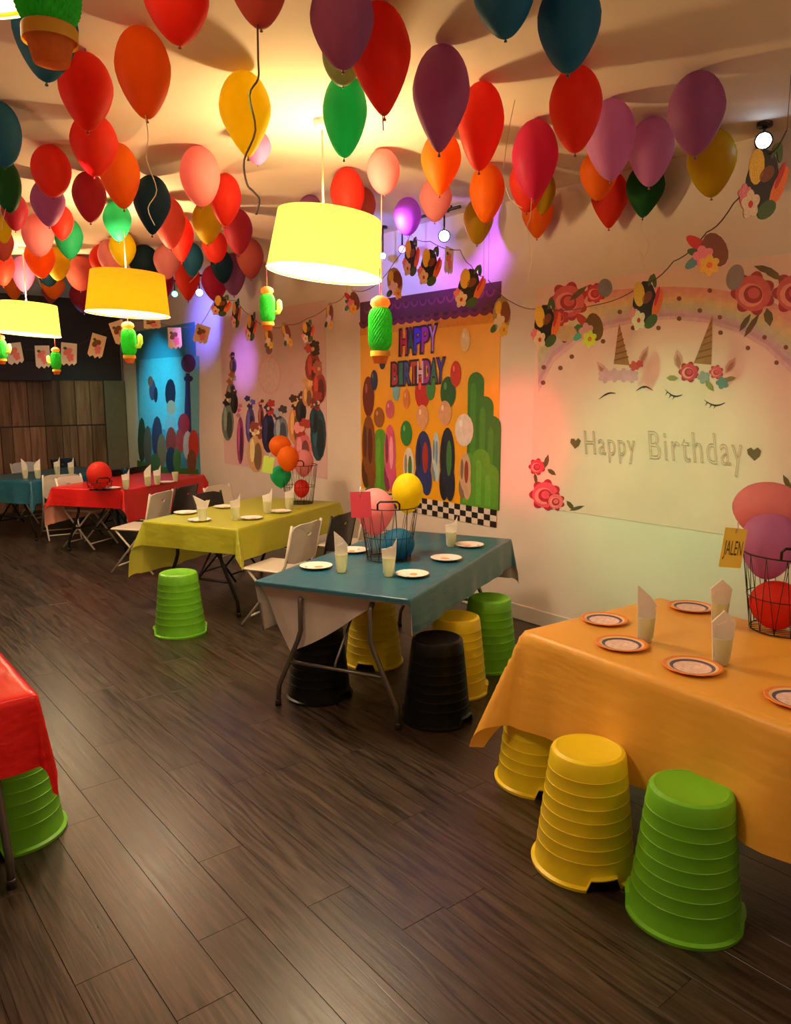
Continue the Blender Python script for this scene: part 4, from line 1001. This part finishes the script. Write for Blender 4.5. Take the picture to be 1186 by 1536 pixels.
def plate_mesh(party):
    mb = MB()
    if party:
        sc = lambda a, j: 1 + .03 * abs(math.sin(a * 6))
        mb.lathe([(.104, .010), (.098, .0125)], M_plo, 72, mod=sc); mb.lathe([(.098, .0125), (.088, .010)], M_plo, 72, mod=lambda a, j: 1 + (.03 * abs(math.sin(a * 6)) if j == 0 else 0))
        mb.lathe([(.088, .010), (.078, .0065)], M_ply, 72); mb.lathe([(.078, .0065), (.066, .003)], M_plb, 72); mb.lathe([(.066, .003), (.062, .002), (.001, .002)], M_plk, 72)
        mb.lathe([(.104, .010), (.066, .0), (.001, .0)], M_plo, 72)
    else:
        mb.lathe([(.001, .0), (.062, .0), (.096, .013), (.097, .015), (.09, .0135), (.064, .0035), (.001, .0035)], M_pl, 48)
        mb.add([(x * .03 + .012, y * .022 - .01, .0042) for x, y in [(math.cos(2 * PI * k / 10), math.sin(2 * PI * k / 10)) for k in range(10)]], [tuple(range(10))], M_gr)
        mb.add([(x * .009 - .05, y * .009 + .03, .0055) for x, y in [(math.cos(2 * PI * k / 8), math.sin(2 * PI * k / 8)) for k in range(8)]], [tuple(range(8))], M_plb)
    return mb.mesh('paper_plate')
PLP, PLW = plate_mesh(True), plate_mesh(False)
def plate(px, py, party, label, s=1, rz=0):
    o = tag(bpy.data.objects.new('paper_plate', PLP if party else PLW), label, 'plate'); C.objects.link(o)
    o.location = at_z(px, py, .7345); o.scale = (s,) * 3; o.rotation_euler = (0, 0, rz)
plate(906, 931, True, 'orange-rimmed party plate at the back left of the orange table')
plate(932, 968, True, 'orange-rimmed party plate left of the pale green cup')
plate(1038, 1002, True, 'orange-rimmed party plate nearest, on the orange table', 1.03)
plate(1036, 912, True, 'orange-rimmed party plate at the wall side of the orange table')
plate(1196, 1051, True, 'orange-rimmed party plate cut by the right edge of the picture')
plate(474, 851, False, 'white paper plate at the left corner of the blue table', 1.0)
plate(618, 863, False, 'white paper plate nearest, at the front of the blue table', .98, 1)
plate(669, 839, False, 'white paper plate in the middle of the right side of the blue table', 1, 2)
plate(704, 819, False, 'white paper plate at the far right of the blue table', 1, 3)
plate(530, 827, False, 'white paper plate behind the wire basket on the blue table', 1, 4)
plate(278, 770, False, 'paper plate at the far left side of the lime table', 1)
plate(299, 781, False, 'paper plate in front of the wide napkin on the lime table', .95)
plate(377, 778, False, 'paper plate in the middle of the lime table', .95)
plate(336, 761, False, 'paper plate behind the cups on the lime table', .95)
plate(421, 768, False, 'paper plate near the basket on the lime table', .95)
plate(168, 733, False, 'paper plate under the cups on the red table', .95)
plate(249, 724, False, 'paper plate at the far end of the red table', .95)

# ---------------------------------------------------------------- wire baskets with balloons
def basket(p, label, rt=.18, rb=.135, h=.33, rz=0, n=14):
    t = thing('wire_basket', label, 'basket', p, rz)
    def P(a, r, z): return (r * math.cos(a), r * math.sin(a), z)
    for nm, r, z, th in (('rim', rt, h, .0032), ('hoop', rb + (rt - rb) * .45, h * .45, .0022), ('base_ring', rb, .006, .003)):
        m = MB(); m.tube([P(2 * PI * k / 36, r, z) for k in range(36)], th, M_wire, 6, closed=True); m.build(nm, t)
    m = MB(); pts = []
    for k in range(n):
        a0 = 2 * PI * k / n; a1 = 2 * PI * (k + .5) / n; a2 = 2 * PI * (k + 1) / n
        m.tube([P(a0, rt, h), P(a1, rb, .006)], .0016, M_wire, 5); m.tube([P(a1, rb, .006), P(a2, rt, h)], .0016, M_wire, 5)
    m.build('wire_mesh', t)
    m = MB()
    for k in range(-4, 5):
        y = rb * k / 5; xx = math.sqrt(rb * rb - y * y); m.tube([(-xx, y, .005), (xx, y, .005)], .0015, M_wire, 5)
    m.build('base_grid', t)
    for s in (-1, 1):
        m = MB(); a_ = s * PI / 2
        w = .065; pts = [(-w, s * rt * .94, h), (-w, s * rt * .95, h + .035), (-w + .015, s * rt * .95, h + .05), (w - .015, s * rt * .95, h + .05), (w, s * rt * .95, h + .035), (w, s * rt * .94, h)]
        m.tube(pts, .006, M_wire, 8); m.build('handle', t)
    return t
def ballin(p, r, h, col, label, kd=0, rot=(0, 0, 0)):
    o = tag(bpy.data.objects.new('balloon', BME[kd, col]), label, 'balloon'); C.objects.link(o); o.location = p; o.scale = (r, r, h); o.rotation_euler = rot
    k = bpy.data.objects.new('knot', KNO[col]); C.objects.link(k); k.parent = o
def name_card(p, w, h, mat, label, rz, ry=0, text=None):
    t = thing('name_card', label, 'card', p, rz); b = MB(); R = Matrix.Rotation(ry, 3, 'Y')
    b.box((0, 0, 0), (w, .0015, h), mat, R); b.build('card', t)
    s = MB(); s.tube([R @ Vector((0, -.002, h / 2 - .02)), R @ Vector((0, -.006, h / 2 + .004)), R @ Vector((.004, .004, h / 2 + .03))], .003, simple('card_ribbon', (.8, .6, .5), .6), 5); s.build('ribbon', t)
    if text:
        cu = bpy.data.curves.new('t', 'FONT'); cu.body = text; cu.resolution_u = 3; o = bpy.data.objects.new('t', cu); C.objects.link(o); dg = bpy.context.evaluated_depsgraph_get()
        me = o.evaluated_get(dg).to_mesh(); vs = [v.co.copy() for v in me.vertices]; fs = [tuple(q.vertices) for q in me.polygons]; o.evaluated_get(dg).to_mesh_clear(); bpy.data.objects.remove(o)
        x0 = min(v.x for v in vs); x1 = max(v.x for v in vs); y1 = max(v.y for v in vs); mb = MB()
        mb.add([R @ Vector((((v.x - x0) / (x1 - x0) - .5) * w * .82, -.0014, (v.y / y1 - .5) * h * .36)) for v in vs], fs, simple('marker_ink', (.10, .05, .01), .6)); mb.build('lettering', t)
    return t
Mpk = simple('tag_pink', (.72, .06, .10), .6, noise=.03, trans=.15); Myl = simple('tag_yellow', (.97, .76, .10), .6, noise=.03, trans=.05); Mgn = simple('tag_lime', (.48, .66, .10), .6, noise=.03, trans=.15)
pb = at_z(583, 838, .733); basket(pb, 'black wire basket of balloons on the blue table', rz=-YAW)
k = lambda px, py, d: at_d(px, py, d)
db = (pb.x * FW[0] + pb.y * FW[1]) * cf - (pb.z - CAMH) * sf
ballin(k(562, 768, db + .05), .125, .15, 'pink', 'pink balloon in the wire basket on the blue table', 1, (0, 0, 0))
ballin(k(611, 740, db - .02), .098, .125, 'yellow', 'yellow balloon rising out of the basket on the blue table', 0)
ballin(k(596, 817, db - .03), .100, .108, 'blue', 'blue balloon at the bottom of the basket on the blue table', 0, (0, 1.2, 0))
name_card(k(541, 757, db - .20), .125, .155, Mpk, 'red-pink card tied to the basket on the blue table', -YAW - .2, -.05)
name_card(k(654, 790, db + .9), .01, .01, Mpk, '', 0) if False else None
po = at_z(1176, 945, .733); basket(po, 'black wire basket of balloons on the orange table', rt=.185, rb=.14, h=.34, rz=-YAW - .3)
do = (po.x * FW[0] + po.y * FW[1]) * cf - (po.z - CAMH) * sf
ballin(k(1150, 765, do + .08), .145, .125, 'pink', 'big pink balloon on top of the basket on the orange table', 0)
ballin(k(1152, 818, do - .0), .115, .150, 'lilac', 'purple balloon in the basket on the orange table', 0)
ballin(k(1164, 908, do - .02), .112, .105, 'red', 'orange-red balloon at the bottom of the basket on the orange table', 0)
ballin(k(1215, 800, do + .03), .09, .12, 'lilac', 'violet balloon in the orange table basket at the picture edge', 0)
name_card(k(1099, 822, do - .17), .118, .165, Myl, 'yellow name card tied to the basket on the orange table', -YAW + .35, .14, 'JALEN')
pg = at_z(449, 755, .733); basket(pg, 'black wire basket of balloons on the lime table', rt=.17, rb=.125, h=.36, rz=-YAW)
dgp = (pg.x * FW[0] + pg.y * FW[1]) * cf - (pg.z - CAMH) * sf
ballin(k(420, 670, dgp), .105, .105, 'orange', 'upper orange balloon at the basket on the lime table', 0)
ballin(k(432, 688, dgp - .2), .10, .115, 'orange', 'lower orange balloon at the basket on the lime table', 0)
ballin(k(421, 715, dgp - .03), .10, .105, 'green', 'green balloon hanging beside the basket on the lime table', 1)
ballin(k(455, 695, dgp + .12), .10, .13, 'pink', 'dusky pink balloon inside the basket on the lime table', 1)
ballin(k(452, 733, dgp - .03), .075, .085, 'red', 'orange-red balloon at the bottom of the basket on the lime table', 0)
name_card(k(402, 697, dgp - .22), .10, .15, Mgn, 'pale lime card tied beside the orange balloons', -YAW - .15, .18)
rb_ = at_z(150, 735, .735); 
ballin((rb_.x, rb_.y, .735 + .155), .128, .145, 'red', 'red balloon sitting in a wire basket on the red table', 0)
bs = basket((rb_.x, rb_.y, .733), 'low wire basket round the red balloon on the red table', rt=.13, rb=.11, h=.09, rz=0, n=10)
